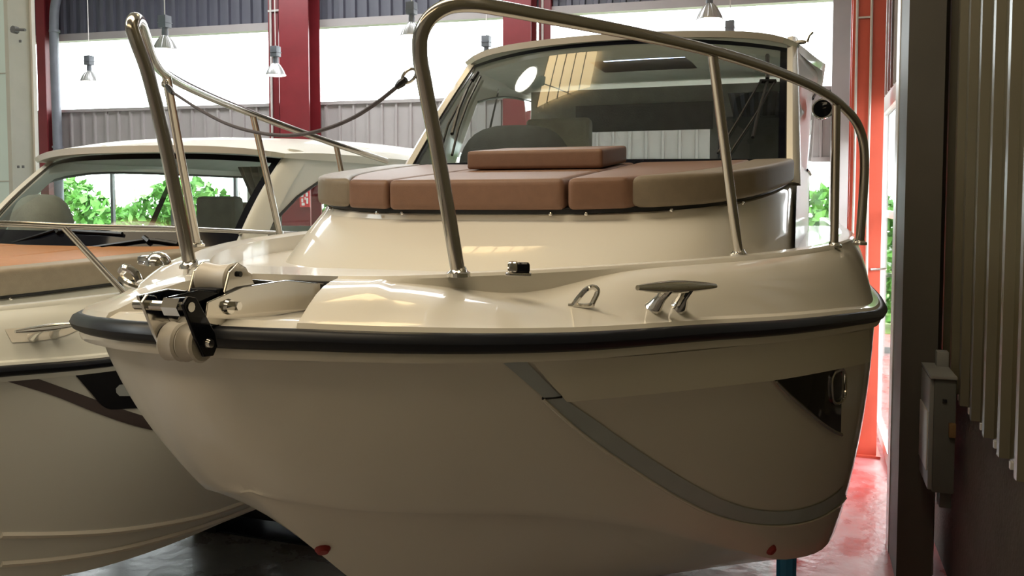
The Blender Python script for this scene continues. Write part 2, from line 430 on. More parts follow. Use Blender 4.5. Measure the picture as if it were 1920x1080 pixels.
# red fire equipment sign on the wide column
t = at_px(571, 0.47); M = fwM(t, 0.475)
zs = PD(571, 372, 13.2).z
o = empty('wall_sign', M @ Vector((0, 0, zs - 0.13)), 'small red sign with white pictograms on the wide red column', 'sign')
MB().box((-0.085, -0.008, zs - 0.135), (0.085, 0.008, zs + 0.135), M).build('plate', 'red_sign', o, smooth=False)
for (x0, x1, z0, z1) in ((-0.06, -0.02, 0.02, 0.10), (-0.055, -0.025, -0.06, 0.0), (-0.05, 0.0, -0.11, -0.07), (0.02, 0.06, 0.03, 0.09), (0.03, 0.06, -0.08, 0.01), (0.0, 0.02, -0.02, 0.02)):
    MB().box((x0, -0.012, zs + z0), (x1, -0.007, zs + z1), M).build('pictogram', 'sign_white', o, smooth=False)

# left partition
wl = S('wall_partition', MB().box((-9.5, 5.245, 0), (-6.1, 5.455, 6.2)), 'partition', smooth=False)
MB().box((-6.12, 5.235, 0), (-6.08, 5.465, 6.2)).build('end_profile', 'partition_edge', wl, smooth=False)
MB().box((-6.09, 5.44, 0), (-6.06, 5.475, 6.2)).build('edge_trim', 'white_frame', wl, smooth=False)
for z in (H + 0.15, H + 1.02):
    MB().box((-9.5, 5.24, z), (-6.1, 5.246, z + 0.008)).build('panel_joint', 'partition_edge', wl, smooth=False)
q = PD(28, 56, 6.9)
MB().tube([Vector((q.x, 5.25, q.z)), Vector((q.x, 5.21, q.z))], 0.03, 8).tube([Vector((q.x, 5.22, q.z)), Vector((q.x + 0.12, 5.22, q.z - 0.01))], 0.012, 6).build('wall_hook', 'grey_plastic', wl)
for dz, dx in ((0.0, -0.1), (-1.1, -0.03), (-1.1, 0.02), (-0.1, 0.03)):
    MB().box((q.x + dx, 5.238, q.z + dz), (q.x + dx + 0.02, 5.246, q.z + dz + 0.02)).build('screw', 'grey_plastic', wl, smooth=False)

# right wall: near cladding over block wall, pillar, then glazing
XW = 0.76; ZL = H - 1.00
wall_right = empty('wall_right', (XW, 0, 0), kind='structure')
for y0, y1 in ((-8.0, -3.8), (-3.8, -0.2), (-0.2, 3.0), (3.0, 6.65)):
    corrugated((XW, y1), (XW, y0), ZL, 6.2, (-1, 0), 0.295, 0.045, 0.035, 0.008).build('cladding_panel', 'clad_olive', wall_right, smooth=False)
MB().box((XW + 0.02, -8, 0), (XW + 0.2, 6.65, ZL)).build('block_wall', 'block_wall', wall_right, smooth=False)
MB().box((XW + 0.04, -8, ZL - 0.005), (XW + 0.2, 6.65, 6.2)).build('backing', 'clad_olive', wall_right, smooth=False)
y = 5.7
while y > 3.2:
    MB().box((XW - 0.012, y - 0.012, ZL - 0.02), (XW + 0.002, y + 0.012, ZL + 0.008)).build('screw', 'white_frame', wall_right, smooth=False)
    y -= 0.295
pil = empty('trim_1', (0.58, 5.3, 0), kind='structure')
MB().box((0.502, 5.03, 0), (0.680, 5.60, 6.2)).build('shaft', 'pillar_grey', pil, smooth=False)
MB().box((0.496, 5.45, 0), (0.502, 5.60, 6.2)).build('corner_profile', 'white_frame', pil, smooth=False)
glz = empty('window_9', (0.66, 6.7, 0), kind='structure')
ZH = H + 0.77
MB().box((0.64, 6.62, 0), (0.70, 6.74, 6.2)).build('frame', 'white_frame', glz, smooth=False)
MB().box((0.64, 6.7, ZH), (0.70, 12.6, ZH + 0.14)).build('head_rail', 'white_frame', glz, smooth=False)
MB().box((0.64, 6.7, 0), (0.70, 12.6, 0.10)).build('bottom_rail', 'white_frame', glz, smooth=False)
MB().box((0.65, 6.7, H - 0.15), (0.69, 12.6, H - 0.09)).build('middle_rail', 'white_frame', glz, smooth=False)
for y in (8.5, 10.4, 12.4):
    MB().box((0.64, y, 0), (0.70, y + 0.08, ZH)).build('mullion', 'white_frame', glz, smooth=False)
MB().box((0.665, 6.74, 0.1), (0.672, 12.6, ZH)).build('pane', 'window_glass', glz, smooth=False)
corrugated((0.66, 12.6), (0.66, 6.74), ZH + 0.14, 6.2, (-1, 0), 0.25, 0.03, 0.03, 0.01).build('cladding_panel', 'clad_grey', glz, smooth=False)
MB().box((0.64, 6.74, H + 1.9), (0.68, 12.6, H + 1.96)).build('head_rail', 'white_frame', glz, smooth=False)
MB().box((0.3, 12.4, 0), (0.8, 12.75, 6.2)).build('corner_post', 'clad_grey', glz, smooth=False)

# near right red column with cables
rc = i_column('steel_column', Matrix.Translation((0.452, 7.6, 0)), 0.245, 0.30, 6.2, 'red_paint_lit', 'red steel column with the window light in its paint, beside the glazed wall at the right')
for x, yy in ((0.365, 7.43), (0.468, 7.43)):
    MB().tube(catmull([Vector((x + random.uniform(-.006, .006), yy, z)) for z in (0.9, 1.6, 2.3, 3.1, 4.0, 5.0, 6.1)], 4), 0.011, 6).build('cable', 'cable_white', rc)
MB().box((0.365, 7.425, H + 1.45), (0.468, 7.445, H + 1.462)).build('cable_tie', 'cable_white', rc, smooth=False)
MB().tube([Vector((0.62, 7.45, H - 0.55)), Vector((0.50, 7.44, H - 0.56))], 0.012, 8).build('pipe_stub', 'chrome', rc)

# electrical box on the wall
eb = empty('electrical_box', (0.66, 4.8, H - 1.46), 'grey electrical cabinet mounted on the block wall at the right', 'cabinet')
MB().box((0.618, 4.65, H - 1.46), (0.718, 5.00, H - 0.88)).build('body', 'box_dark', eb, bevel=0.010)
MB().box((0.598, 4.66, H - 1.45), (0.620, 4.99, H - 0.89)).build('door', 'box_grey', eb, bevel=0.006)
MB().box((0.592, 4.68, H - 1.36), (0.599, 4.97, H - 1.06)).build('door_label', 'white_plastic', eb, bevel=0.002)
MB().box((0.598, 4.635, H - 0.885), (0.718, 5.01, H - 0.868)).build('lid', 'box_grey', eb, bevel=0.004)
MB().box((0.685, 4.625, H - 1.17), (0.716, 4.652, H - 1.10)).build('latch', 'latch_brown', eb, bevel=0.004)
MB().box((0.655, 4.64, H - 1.00), (0.675, 4.652, H - 0.985)).build('keyhole', 'black_trim', eb, bevel=0.002)
MB().box((0.66, 4.70, H - 1.55), (0.715, 4.80, H - 1.455)).build('bracket', 'box_dark', eb, bevel=0.008)
MB().box((0.66, 4.90, H - 0.87), (0.716, 4.97, H - 0.79)).build('bracket', 'box_grey', eb, bevel=0.005)
MB().tube([Vector((0.69, 5.15, 0.02)), Vector((0.69, 5.15, H - 1.35)), Vector((0.69, 4.99, H - 1.37))], 0.012, 8).build('conduit', 'cable_white', eb)

# ================================================================== OUTSIDE
def hedge(name, x0, x1, y, h, label, depth=0.8, n=900):
    o = empty(name, ((x0 + x1) / 2, y, -0.05), label, 'hedge')
    mb = MB()
    for k in range(n):
        c = Vector((random.uniform(x0, x1), y + random.uniform(-depth, depth) * 0.5, 0))
        c.z = h * random.random() ** 0.8 * (0.85 + 0.15 * math.sin(c.x * 1.7))
        s = random.uniform(0.07, 0.17)
        u = Vector((random.uniform(-1, 1), random.uniform(-1, 1), random.uniform(-1, 1))).normalized(); v = u.cross(Vector((random.uniform(-1, 1), random.uniform(-1, 1), 0.6))).normalized()
        mb.add([c - u * s, c - v * s * .55, c + u * s, c + v * s * .55], [(0, 1, 2, 3)])
    fo = mb.build('foliage', 'leaf', o, smooth=False); fo['kind'] = 'stuff'
    mb = MB()
    for k in range(int((x1 - x0) / 0.6)):
        x = x0 + 0.3 + k * 0.6
        mb.tube([Vector((x, y, -0.05)), Vector((x + 0.05, y, h * 0.5)), Vector((x - 0.08, y + 0.1, h * 0.9))], [0.03, 0.02, 0.008], 5)
    st = mb.build('stems', 'latch_brown', o); st['kind'] = 'stuff'
hedge('hedge', -27, -5.2, 16.5, 2.65, 'green hedge seen through the windshield of the far boat', n=17000)
hedge('hedge', -3.6, 7.0, 15.6, 2.5, 'green hedge outside the glazing behind the near boat', n=9500)
S('lawn', MB().box((-34, 14.8, -0.05), (20, 30, -0.03)), 'lawn', smooth=False)

# ================================================================== THE BOATS
# stations along the rub rail: (a aft of the stem, b half breadth, z relative to the eye height)
T_R = [(0,0,-.226),(.004,.06,-.226),(.02,.13,-.228),(.05,.20,-.231),(.10,.28,-.238),(.20,.41,-.250),(.40,.585,-.269),(.70,.78,-.287),(1.0,.955,-.308),(1.4,1.12,-.335),(1.8,1.22,-.368),(2.3,1.265,-.395),(3.0,1.285,-.42),(4.5,1.285,-.44),(6.2,1.25,-.44)]
T_C = [(.19,0,-.555),(.192,.028,-.560),(.207,.075,-.570),(.238,.125,-.585),(.285,.18,-.605),(.41,.28,-.645),(.62,.43,-.705),(.90,.63,-.81),(1.15,.79,-.93),(1.5,.96,-1.09),(1.9,1.09,-1.18),(2.4,1.15,-1.22),(3.0,1.17,-1.24),(4.5,1.17,-1.24),(6.2,1.14,-1.22)]
T_K = [(.19,0,-.558),(.205,0,-.572),(.235,0,-.60),(.27,0,-.633),(.32,0,-.68),(.43,0,-.775),(.62,0,-.935),(.90,0,-1.14),(1.15,0,-1.27),(1.5,0,-1.41),(1.9,0,-1.50),(2.4,0,-1.56),(3.0,0,-1.58),(4.5,0,-1.58),(6.2,0,-1.58)]
T_G = [(.30,0,-.15),(.30,.045,-.15),(.30,.09,-.15),(.30,.13,-.15),(.32,.20,-.15),(.38,.285,-.15),(.50,.405,-.15),(.75,.60,-.15),(1.05,.79,-.15),(1.42,.965,-.148),(1.8,1.085,-.145),(2.3,1.17,-.14),(3.0,1.20,-.14),(4.5,1.20,-.14),(6.2,1.17,-.14)]
SUB = 5
KW = 3 * SUB                    # first frame outside the anchor trough
class Boat: pass
def make_boat(name, cx, cy, dz, label, P):
    B = Boat(); B.P = P
    B.root = empty(name, (cx, cy + 3.0, 0), label, 'boat')
    bs = P.get('bs', 1.0)
    def w(a, b, z): return Vector((cx + b * bs, cy + a, H + dz + z))
    B.w = w
    gm = P['gel']
    fr = mono(T_R, SUB); fc = mono(T_C, SUB); fk = mono(T_K, SUB); fg = mono(T_G, SUB)
    N = len(fr)
    # ---- hull
    def frame(i, sgn):
        r = Vector(fr[i]); c = Vector(fc[i]); k = Vector(fk[i]); g = Vector(fg[i])
        ins = 0.014 + 0.030 * max(0.0, 1 - r.x / .4)
        d = Vector((g.x - r.x, g.y - r.y, 0)); d = d.normalized() if d.length > 0 else Vector((1, 0, 0))
        r = r + d * ins; r.z -= 0.012
        fl = max(0.0, 1 - r.x / 1.6)            # bow flare
        h = r.z - c.z
        p1 = Vector((lerp(r.x, c.x, 0.0), lerp(r.y, c.y, 0.10 + 0.42 * fl), r.z - 0.36 * h))
        p2 = Vector((lerp(r.x, c.x, 0.42), lerp(r.y, c.y, 0.45 + 0.33 * fl), r.z - 0.72 * h))
        pts = []
        for q in range(15):
            t = q / 14; pts.append(r * (1-t)**3 + p1 * 3*t*(1-t)**2 + p2 * 3*t*t*(1-t) + c * t**3)
        lip = min(0.03, c.y * 0.3)
        pts.append(Vector((c.x, c.y - lip, c.z - 0.004)))
        for q in range(1, 6):
            t = q / 5; pts.append(Vector((lerp(c.x, k.x, t), lerp(c.y - lip, 0, t), lerp(c.z - 0.004, k.z, t) + 0.02 * math.sin(math.pi * t) * min(1, c.y * 2))))
        return [w(p.x, p.y * sgn, p.z) for p in pts]
    port = [frame(i, 1) for i in range(N)]; stb = [frame(i, -1) for i in range(N)]
    mb = MB().grid(port).grid(stb)
    cap = port[-1] + stb[-1][::-1]
    mb.add(cap, [tuple(range(len(cap)))])
    B.hull = mb.build('hull', P['hullgel'], B.root, weld=0.0008, angle=38)
    B.port = port
    # ---- sweeps around the sheer: rub rail, cap and lower lip
    path = [Vector(p) for p in fr]
    loop = [Vector((p.x, -p.y, p.z)) for p in path[:0:-1]] + path
    def sweep(prof, nm, m, closed=True):
        rows = []
        for i in range(len(loop)):
            T = loop[min(i + 1, len(loop) - 1)] - loop[max(i - 1, 0)]; T.z = 0; T.normalize()
            o = Vector((T.y, -T.x, 0))
            if o.dot(Vector((loop[i].x - 3.0, loop[i].y, 0))) < 0: o = -o
            rows.append([w(*(loop[i] + o * u + Vector((0, 0, v)))) for u, v in prof])
        return MB().grid(rows, closed_u=closed).build(nm, m, B.root, angle=40)
    sweep([(-.012,-.017),(.008,-.019),(.020,-.012),(.026,0),(.020,.012),(.008,.018),(-.012,.016)], 'rub_rail', 'rubber_navy')
    sweep([(-.02,-.017),(.006,-.017),(.008,-.026),(.004,-.036),(-.02,-.036)], 'hull_flange', gm)
    # ---- deck sides (bulwark), trough, foredeck
    def deck_frame(i, sgn):
        r = Vector(fr[i]); g = Vector(fg[i])
        d = Vector((g.x - r.x, g.y - r.y, 0)); L = d.length; d.normalize()
        a0 = r + d * -0.004 + Vector((0, 0, .014)); a1 = r + d * 0.004 + Vector((0, 0, .026)); a2 = r + d * 0.022 + Vector((0, 0, .031))
        st = math.exp(-((g.x - .52) / .16) ** 2) * 0.8 if g.x > .33 else 0.0
        top = g.copy(); pts = [a0, a1, a2]
        s_ = g - d * 0.004; s_.z = lerp(g.z, a2.z, 0.08 + 0.52 * st)
        for q in (1, 2, 3, 4, 5):
            t = q / 5.0; p = a2.lerp(s_, t); p = p + Vector((0, 0, (0.012 + 0.02 * min(1, r.x)) * math.sin(math.pi * t) * (1 - st))); pts.append(p)
        pts += [g + Vector((0, 0, -.006)), g + d * 0.008, g + d * 0.05]
        e = g + d * 0.065; pts.append(e + Vector((0, 0, -.008)))
        e = e.copy(); e.z = lerp(-.158, -.21, max(0, min(1, (g.x - .55) / .35))); pts.append(e)
        return [w(p.x, p.y * sgn, p.z) for p in pts]
    mb = MB(); inner = []
    for sgn in (1, -1):
        rows = [deck_frame(i, sgn) for i in range(KW, N)]
        mb.grid(rows); inner.append([r_[-1] for r_ in rows])
    mb.grid([inner[0], inner[1]])
    # trough: floor, side walls, end wall
    q0 = deck_frame(KW, 1)[11]; TE = q0.y - cy; TB = (q0.x - cx) / bs
    for sgn in (1, -1):
        rows = []
        for i in range(KW + 1):
            r = Vector(fr[i]); y1 = lerp(0, TB, i / KW)
            a0 = r + Vector((-.004, 0, .014)); a1 = Vector((r.x + .02, r.y * .95, r.z + .026))
            rows.append([w(p.x, p.y * sgn, p.z) for p in (a0, a1, Vector((.16, lerp(r.y, y1, .6), -.212)), Vector((TE, y1, -.222)))])
        mb.grid(rows)
        up_ = deck_frame(KW, sgn)[:12]; tf = rows[-1]; dn_ = []
        for p in up_:
            t = (p.y - tf[0].y) / (tf[3].y - tf[0].y); t = max(0.0, min(1.0, t))
            k = min(2, int(t * 3)); yy = tf[0].y + t * (tf[3].y - tf[0].y)
            k = 0 if yy < tf[1].y else (1 if yy < tf[2].y else 2)
            dn_.append(tf[k].lerp(tf[k + 1], max(0.0, min(1.0, (yy - tf[k].y) / max(1e-6, tf[k + 1].y - tf[k].y)))))
        mb.grid([up_, dn_])
    mb.add([w(TE, -TB, -.222), w(TE, TB, -.222), w(TE, TB, -.156), w(TE, -TB, -.156)], [(0, 1, 2, 3)])
    B.deck = mb.build('deck', gm, B.root, weld=0.0008, angle=30)
    # ---- trunk (coachroof) with the lounging surface
    zt = P['trunk_z']; zs = P['trunk_slope']
    tb = [(1.06,0),(1.08,.22),(1.13,.43),(1.30,.66),(1.66,.81),(2.2,.91),(2.85,.96),(4.6,.98)]
    tt = [(1.37,0),(1.385,.28),(1.44,.48),(1.60,.69),(1.90,.82),(2.4,.91),(2.85,.945),(4.6,.95)]
    fb = mono(tb, 6); ft = mono(tt, 6); rows = []
    for sgn in (-1, 1):
        rr = []
        for (a0, b0), (a1, b1) in zip(fb, ft):
            z1 = zt + (min(a1, 3.4) - 1.37) * zs; pts = []
            for q in range(6):
                t = q / 5; pts.append(w(lerp(a0, a1, t), lerp(b0, b1, t) * sgn, lerp(-.212, z1 - .02, t ** 0.92)))
            pts.append(w(lerp(a0, a1, 1.02), lerp(b0, b1, 1.0) * sgn * .992, z1 - .005)); pts.append(w(a1 + .012 * (1 if b1 < .6 else 0), b1 * .975 * sgn, z1))
            pts.append(w(max(a1, 1.42), b1 * .5 * sgn, z1)); pts.append(w(max(a1, 1.42), 0, z1))
            rr.append(pts)
        rows.append(rr)
    mb = MB().grid(rows[0]).grid(rows[1])
    B.trunk = mb.build('coachroof', gm, B.root, weld=0.0008, angle=28)
    # ---- cabin
    C = P['cabin']; ws = []
    def bot(u): return w(C['a0'] + C['c0'] * u * u, C['wb'] * u, C['z0'])
    def top(u): return w(C['a1'] + C['c1'] * u * u, C['wt'] * u, C['z1'] + C['crown'] * (1 - abs(u) ** 3))
    U = [i / 12 - 1 for i in range(25)]
    def wsrow(t, off=0.0, us=U):
        out = []
        for u in us:
            p = bot(u).lerp(top(u), t); p = p + Vector((0, -1, 0.55)) * (C['belly'] * math.sin(math.pi * t))
            out.append(p + Vector((0.25 * u, -0.8, 0.5)) * off)
        return out
    shield = empty('windshield', bot(0)); shield.parent = B.root; shield.location = bot(0) - wloc(B.root)
    MB().grid([wsrow(t / 8) for t in range(9)]).build('glass', 'cabin_glass', shield)
    fbw = C['frit']
    mb = MB()
    e = 1 - fbw[0] / C['wb']; us1 = [e + (1 - e) * k / 4 for k in range(5)]
    for sg in (1, -1):
        mb.grid([wsrow(t / 8, .004, [u * sg for u in us1]) for t in range(9)])
    mb.grid([wsrow(t, .004) for t in (0, fbw[1] * .5, fbw[1])]); mb.grid([wsrow(t, .004) for t in (1 - fbw[2], 1 - fbw[2] * .5, 1)])
    mb.build('frit_border', 'black_gloss', shield)
    # A pillars
    for sg in (1, -1):
        rows = []
        for t in [k / 10 for k in range(-1, 12)]:
            p = bot(sg).lerp(top(sg), t) + Vector((0, -1, .55)) * (C['belly'] * math.sin(math.pi * max(0, min(1, t))))
            pw = C['pillar']
            rows.append([p + Vector((-sg * .012, .03, 0)), p + Vector((-sg * .014, -.012, .01)), p + Vector((sg * .012, -.022, .014)), p + Vector((sg * .035, .0, .01)), p + Vector((sg * .045, pw, 0)), p + Vector((sg * .01, pw + .01, 0))])
        MB().grid(rows, closed_u=True).build('pillar', gm, B.root, angle=50)
    # roof
    ra0, ra1 = C['a1'] - C['visor'], C['aend']; rows_t, rows_b = [], []
    na = 22
    for i in range(na + 1):
        t = i / na; rt, rb = [], []
        for k in range(29):
            u = k / 14 - 1
            wd = lerp(C['wr0'], C['wr1'], min(1, t * 2.2) ** 1.3)
            a = lerp(ra0 + C['c1'] * u * u * 1.05, ra1, t)
            edge = 1 - abs(u) ** C['rp']; fe = min(1, i / 4); nose = math.sin(fe * math.pi / 2)
            zc = C['z1'] + .015 + (C['crown'] + C['rise'] * math.sin(min(1, t * 1.3) * math.pi / 2)) * edge
            rt.append(w(a, wd * u, zc + C['rth'] * (0.35 + .65 * nose) * (0.45 + 0.55 * edge)))
            rb.append(w(a + .01, wd * u * .985, zc - .012))
        rows_t.append(rt); rows_b.append(rb)
    mb = MB(); hole = C.get('hatch')
    def rgrid(rows, flip):
        n = len(rows); m = len(rows[0]); vs = [p for r in rows for p in r]; fs = []
        for i in range(n - 1):
            for j in range(m - 1):
                if hole and hole[0] <= i < hole[1] and hole[2] <= j < hole[3]: continue
                fs.append((i*m+j, i*m+j+1, (i+1)*m+j+1, (i+1)*m+j))
        mb.add(vs, fs)
    rgrid(rows_t, 0); rgrid(rows_b, 1)
    mb.grid([rows_t[0], rows_b[0]]); mb.grid([rows_t[-1], rows_b[-1]])
    mb.grid([[r[0] for r in rows_t], [r[0] for r in rows_b]]); mb.grid([[r[-1] for r in rows_t], [r[-1] for r in rows_b]])
    roof = mb.build('roof', gm, B.root, weld=0.0008, angle=40); roof.data.materials.append(MATS['headliner'])
    for p in roof.data.polygons:
        if p.normal.z < -0.5: p.material_index = 1
    if hole:
        MB().add([rows_t[hole[0]][hole[2]], rows_t[hole[0]][hole[3]], rows_t[hole[1]][hole[3]], rows_t[hole[1]][hole[2]]], [(0,1,2,3)]).build('hatch_pane', 'hatch_glass', roof, smooth=False)
    # cabin sides: sill, glass, rear post, header
    for sg in (1, -1):
        def side(t, h, off=0.0):
            a = lerp(C['a0'] + C['c0'] + .03, C['aend'] - .35, t); at = lerp(C['a1'] + C['c1'] + .05, C['aend'] - .2, t)
            wb_ = lerp(C['wb'] + .03, C['wsb'], t); wt_ = lerp(C['wt'] + .03, C['wr1'] - .04, min(1, t * 1.6))
            return w(lerp(a, at, h), sg * (lerp(wb_, wt_, max(0.0, h) ** .8) + off), lerp(C['z0'] - .06, C['z1'] + .02, h))
        T = [k / 14 for k in range(15)]
        arc = C['arch'] if sg > 0 else C.get('arch_s', C['arch'])
        lo, hi = C['wh0'], C['wh1']
        t0, t1 = (C.get('wt0_p', C['wt0']) if sg > 0 else C['wt0']), C['wt1']; ap = C.get('ap', 2.2)
        mb = MB().grid([[side(t, h) for t in T] for h in (-.6, 0, lo)])
        mb.grid([[side(t, h) for t in T] for h in (hi, 1.0)])
        mb.grid([[side(t0 * k / 3, h) for k in range(4)] for h in (lo, hi)]); mb.grid([[side(lerp(t1, 1, k / 3), h) for k in range(4)] for h in (lo, hi)])
        tq = [lerp(t0, t1, k / 14) for k in range(15)]
        mb.grid([[side(t, lerp(lo, hi, max(0.0, 1 - arc * (1 - (t - t0) / (t1 - t0)) ** ap))) for t in tq], [side(t, hi) for t in tq]])
        cs = mb.build('cabin_side', gm, B.root, angle=40)
        MB().grid([[side(t, lo, -.006) for t in tq], [side(t, lerp(lo, hi, max(0.0, 1 - arc * (1 - (t - t0) / (t1 - t0)) ** ap)), -.006) for t in tq]]).build('side_window', 'cabin_glass', cs)
        for tm in [q for q in C['mull'] if q > t0 + .05]:
            MB().grid([[side(tm - .012, lo, -.002), side(tm + .012, lo, -.002)], [side(tm - .012, hi, -.002), side(tm + .012, hi, -.002)]]).build('window_bar', 'black_gloss', cs)
        edge = [side(t, lerp(lo, hi, max(0.0, 1 - arc * (1 - (t - t0) / (t1 - t0)) ** ap)), .002) for t in tq]
        MB().tube(edge, .009, 6).tube([side(t, lo, .002) for t in tq], .009, 6).build('window_seal', 'black_trim', cs)
    # aft bulkhead with its openings
    ab = C['aend'] - .45; zb0 = C['z0'] - .5; zb1 = C['z1'] + .03
    x0, x1, h0, h1 = C['aft']
    mb = MB()
    for (u0, u1, q0, q1) in ((-C['wsb'], x0, zb0, zb1), (x1, C['wsb'], zb0, zb1), (x0, x1, h1, zb1), (x0, x1, zb0, h0)):
        a_ = w(ab, u0, q0); b_ = w(ab + .03, u1, q1); mb.box(a_, b_)
    bk = mb.build('aft_bulkhead', C['bulk'], B.root, smooth=False)
    MB().box(w(ab + .01, x0, h0), w(ab + .016, x1, h1)).build('pane', 'cabin_glass', bk, smooth=False)
    if C.get('blind'):
        MB().box(w(ab - .02, x0 - .02, C['blind']), w(ab - .012, x1 + .02, h1 + .02)).build('roller_blind', 'dark_fabric', bk, smooth=False)
    # dashboard
    rows = []
    for t in (0.01, .3, .6, 1.0):
        rows.append([bot(u) + Vector((0, .02 + t * .55, -.01 + C['dash'] * math.sin(math.pi * min(1, t * .7)))) for u in [q * .97 for q in U]])
    MB().grid(rows).grid([rows[-1], [p + Vector((0, .05, -.5)) for p in rows[-1]]]).build('dashboard', 'grey_plastic', B.root)
    MB().box(w(C['a0'] + .5, -.9, C['z0'] - .52), w(C['aend'] - .46, .9, C['z0'] - .50)).build('sole_bounce', 'bounce_panel_pale', B.root, smooth=False)  # pale panel added to bounce light up onto the headliner
    # console hump with a cover, seen through the glass
    for (hx, ha, hz, rx, ry, rz, m, nm) in C['humps']:
        rws = []
        for i in range(9):
            ph = i / 8 * math.pi / 2
            rws.append([w(ha + ry * math.cos(ph) ** .6 * math.sin(2*math.pi*k/20), hx + rx * math.cos(ph) ** .6 * math.cos(2*math.pi*k/20), hz + rz * math.sin(ph)) for k in range(20)])
        MB().grid(rws, closed_u=True).build(nm, m, B.root)
    for (hx, ha, hz, wx, hh, m) in C['seats']:
        MB().box(w(ha, hx - wx / 2, hz), w(ha + .12, hx + wx / 2, hz + hh)).build('seat_back', m, B.root, bevel=.04, bseg=3)
    B.bot, B.top, B.wsrow = bot, top, wsrow
    B.bvh = None
    return B

def hitter(objs):
    trees = []
    for o in objs:
        off = wloc(o); me = o.data
        trees.append(BVHTree.FromPolygons([v.co + off for v in me.vertices], [tuple(p.vertices) for p in me.polygons]))
    def hit(px, py):
        best = None
        for t in trees:
            h = t.ray_cast(EYE, ray(px, py))
            if h[0] is not None and (best is None or h[3] < best[2]):
                n = h[1]
                if n.dot(ray(px, py)) > 0: n = -n
                best = (h[0], n, h[3])
        return best
    return hit

NEAR = dict(gel='gelcoat', hullgel='gelcoat', trunk_z=-.045, trunk_slope=.084, cabin=dict(
    a0=2.58, c0=.20, wb=.93, z0=.13, a1=3.36, c1=.28, wt=.905, z1=.80, crown=.045, belly=.015, frit=(.05, .07, .04), pillar=.07,
    visor=.035, aend=5.6, wr0=.948, wr1=1.10, rp=9, rise=.02, rth=.06, hatch=(7, 12, 10, 18), wsb=1.02, wh0=.14, wh1=.93, wt0=.24, wt0_p=.5, wt1=.93, arch=.25, mull=(.45,),
    aft=(-.64, .335, .20, .69), bulk='grey_fabric', blind=.51, dash=.02,
    humps=[(-.52, 3.3, .14, .33, .22, .27, 'dark_fabric', 'helm_console')],
    seats=[(-.50, 4.05, .0, .42, .52, 'grey_fabric'), (.72, 4.3, -.1, .5, .62, 'dark_fabric')]))
near = make_boat('motor_boat', -1.0, 1.17, 0.0, 'cream cabin cruiser in front with brown sun pads and tall bow rails', NEAR)
FAR = dict(bs=.955, gel='gelcoat_cool', hullgel='gelcoat_cool', trunk_z=-.165, trunk_slope=.03, cabin=dict(
    a0=2.78, c0=.18, wb=.93, z0=-.02, a1=3.22, c1=.24, wt=.87, z1=.44, crown=.03, belly=.02, frit=(.055, .14, .07), pillar=.14,
    visor=.10, aend=6.0, wr0=.93, wr1=1.02, rp=4, rise=.09, rth=.07, hatch=None, wsb=1.0, wh0=.18, wh1=.90, wt0=.01, wt1=.95, arch=.95, ap=10, arch_s=.25, mull=(.5,),
    aft=(-.75, .75, .0, .40), bulk='headliner', blind=None, dash=.03,
    humps=[(-.70, 3.22, -.05, .19, .18, .30, 'grey_fabric', 'covered_console')],
    seats=[(-.08, 4.0, -.1, .32, .34, 'grey_fabric'), (-.5, 4.9, -.1, .5, .3, 'vinyl_sand')]))
far = make_boat('motor_boat', -3.55, 0.60, -.215, 'white cabin cruiser behind at the left with orange sun pads', FAR)
hit = hitter([near.hull, near.deck, near.trunk])
hit_hull = hitter([near.hull])
hit_deck = hitter([near.deck])

# ---- decals and bands draped on a surface through points measured on the photograph
def drape(pairs, hitf, off, sub=6, cross=4):
    """pairs: (upper pixel, lower pixel) along the strip -> rows of points lying 'off' proud of the surface"""
    up = catmull([Vector((p[0][0], p[0][1], 0)) for p in pairs], sub); lo = catmull([Vector((p[1][0], p[1][1], 0)) for p in pairs], sub)
    rows = []
    for a, b in zip(up, lo):
        r = []
        for k in range(cross + 1):
            q = a.lerp(b, k / cross); h = hitf(q.x, q.y)
            if h is None: r = None; break
            r.append(h[0] + h[1] * (off(k / cross) if callable(off) else off))
        if r: rows.append(r)
    return rows
# grey stripe sweeping down the near boat's topside
pairs = [((985,676),(943,680)),((1050,740),(1018,744)),((1120,790),(1090,808)),((1200,846),(1172,866)),((1290,902),(1266,926)),((1360,938),(1340,962)),((1420,955),(1412,980)),((1480,957),(1482,981)),((1530,945),(1535,968)),((1562,928),(1568,948)),((1580,912),(1585,930))]
mb = MB().grid(drape(pairs, hit_hull, .003))
mb.build('stripe', 'stripe_grey', near.root)
lip = drape([((p[1][0], p[1][1]), (p[1][0] - 2, p[1][1] + 6)) for p in pairs[1:]], hit_hull, .004, cross=2)
MB().tube([r[1] for r in lip], .004, 6).build('spray_strip', 'gelcoat', near.root)
MB().tube([h[0] + h[1] * .002 for h in (hit_hull(1016, 746), hit_hull(1052, 743))], .003, 6).build('stripe_joint', 'black_trim', near.root)
# upper topside band, proud of the hull, its lower edge the knuckle line
pairs = [((995,676),(1052,742)),((1100,672),(1130,736)),((1220,664),(1240,727)),((1340,653),(1350,716)),((1450,640),(1455,705)),((1540,630),(1540,691)),((1600,622),(1595,681)),((1628,617),(1618,676))]
rows = drape(pairs, hit_hull, lambda t: .003 + .019 * t, sub=5, cross=5)
under = drape([(p[1], (p[1][0] + 1, p[1][1] + 3)) for p in pairs], hit_hull, 0.0, sub=5, cross=1)
for r, u in zip(rows, under): r.append(u[0])
MB().grid(rows).build('topside_band', 'gelcoat', near.root, angle=40)
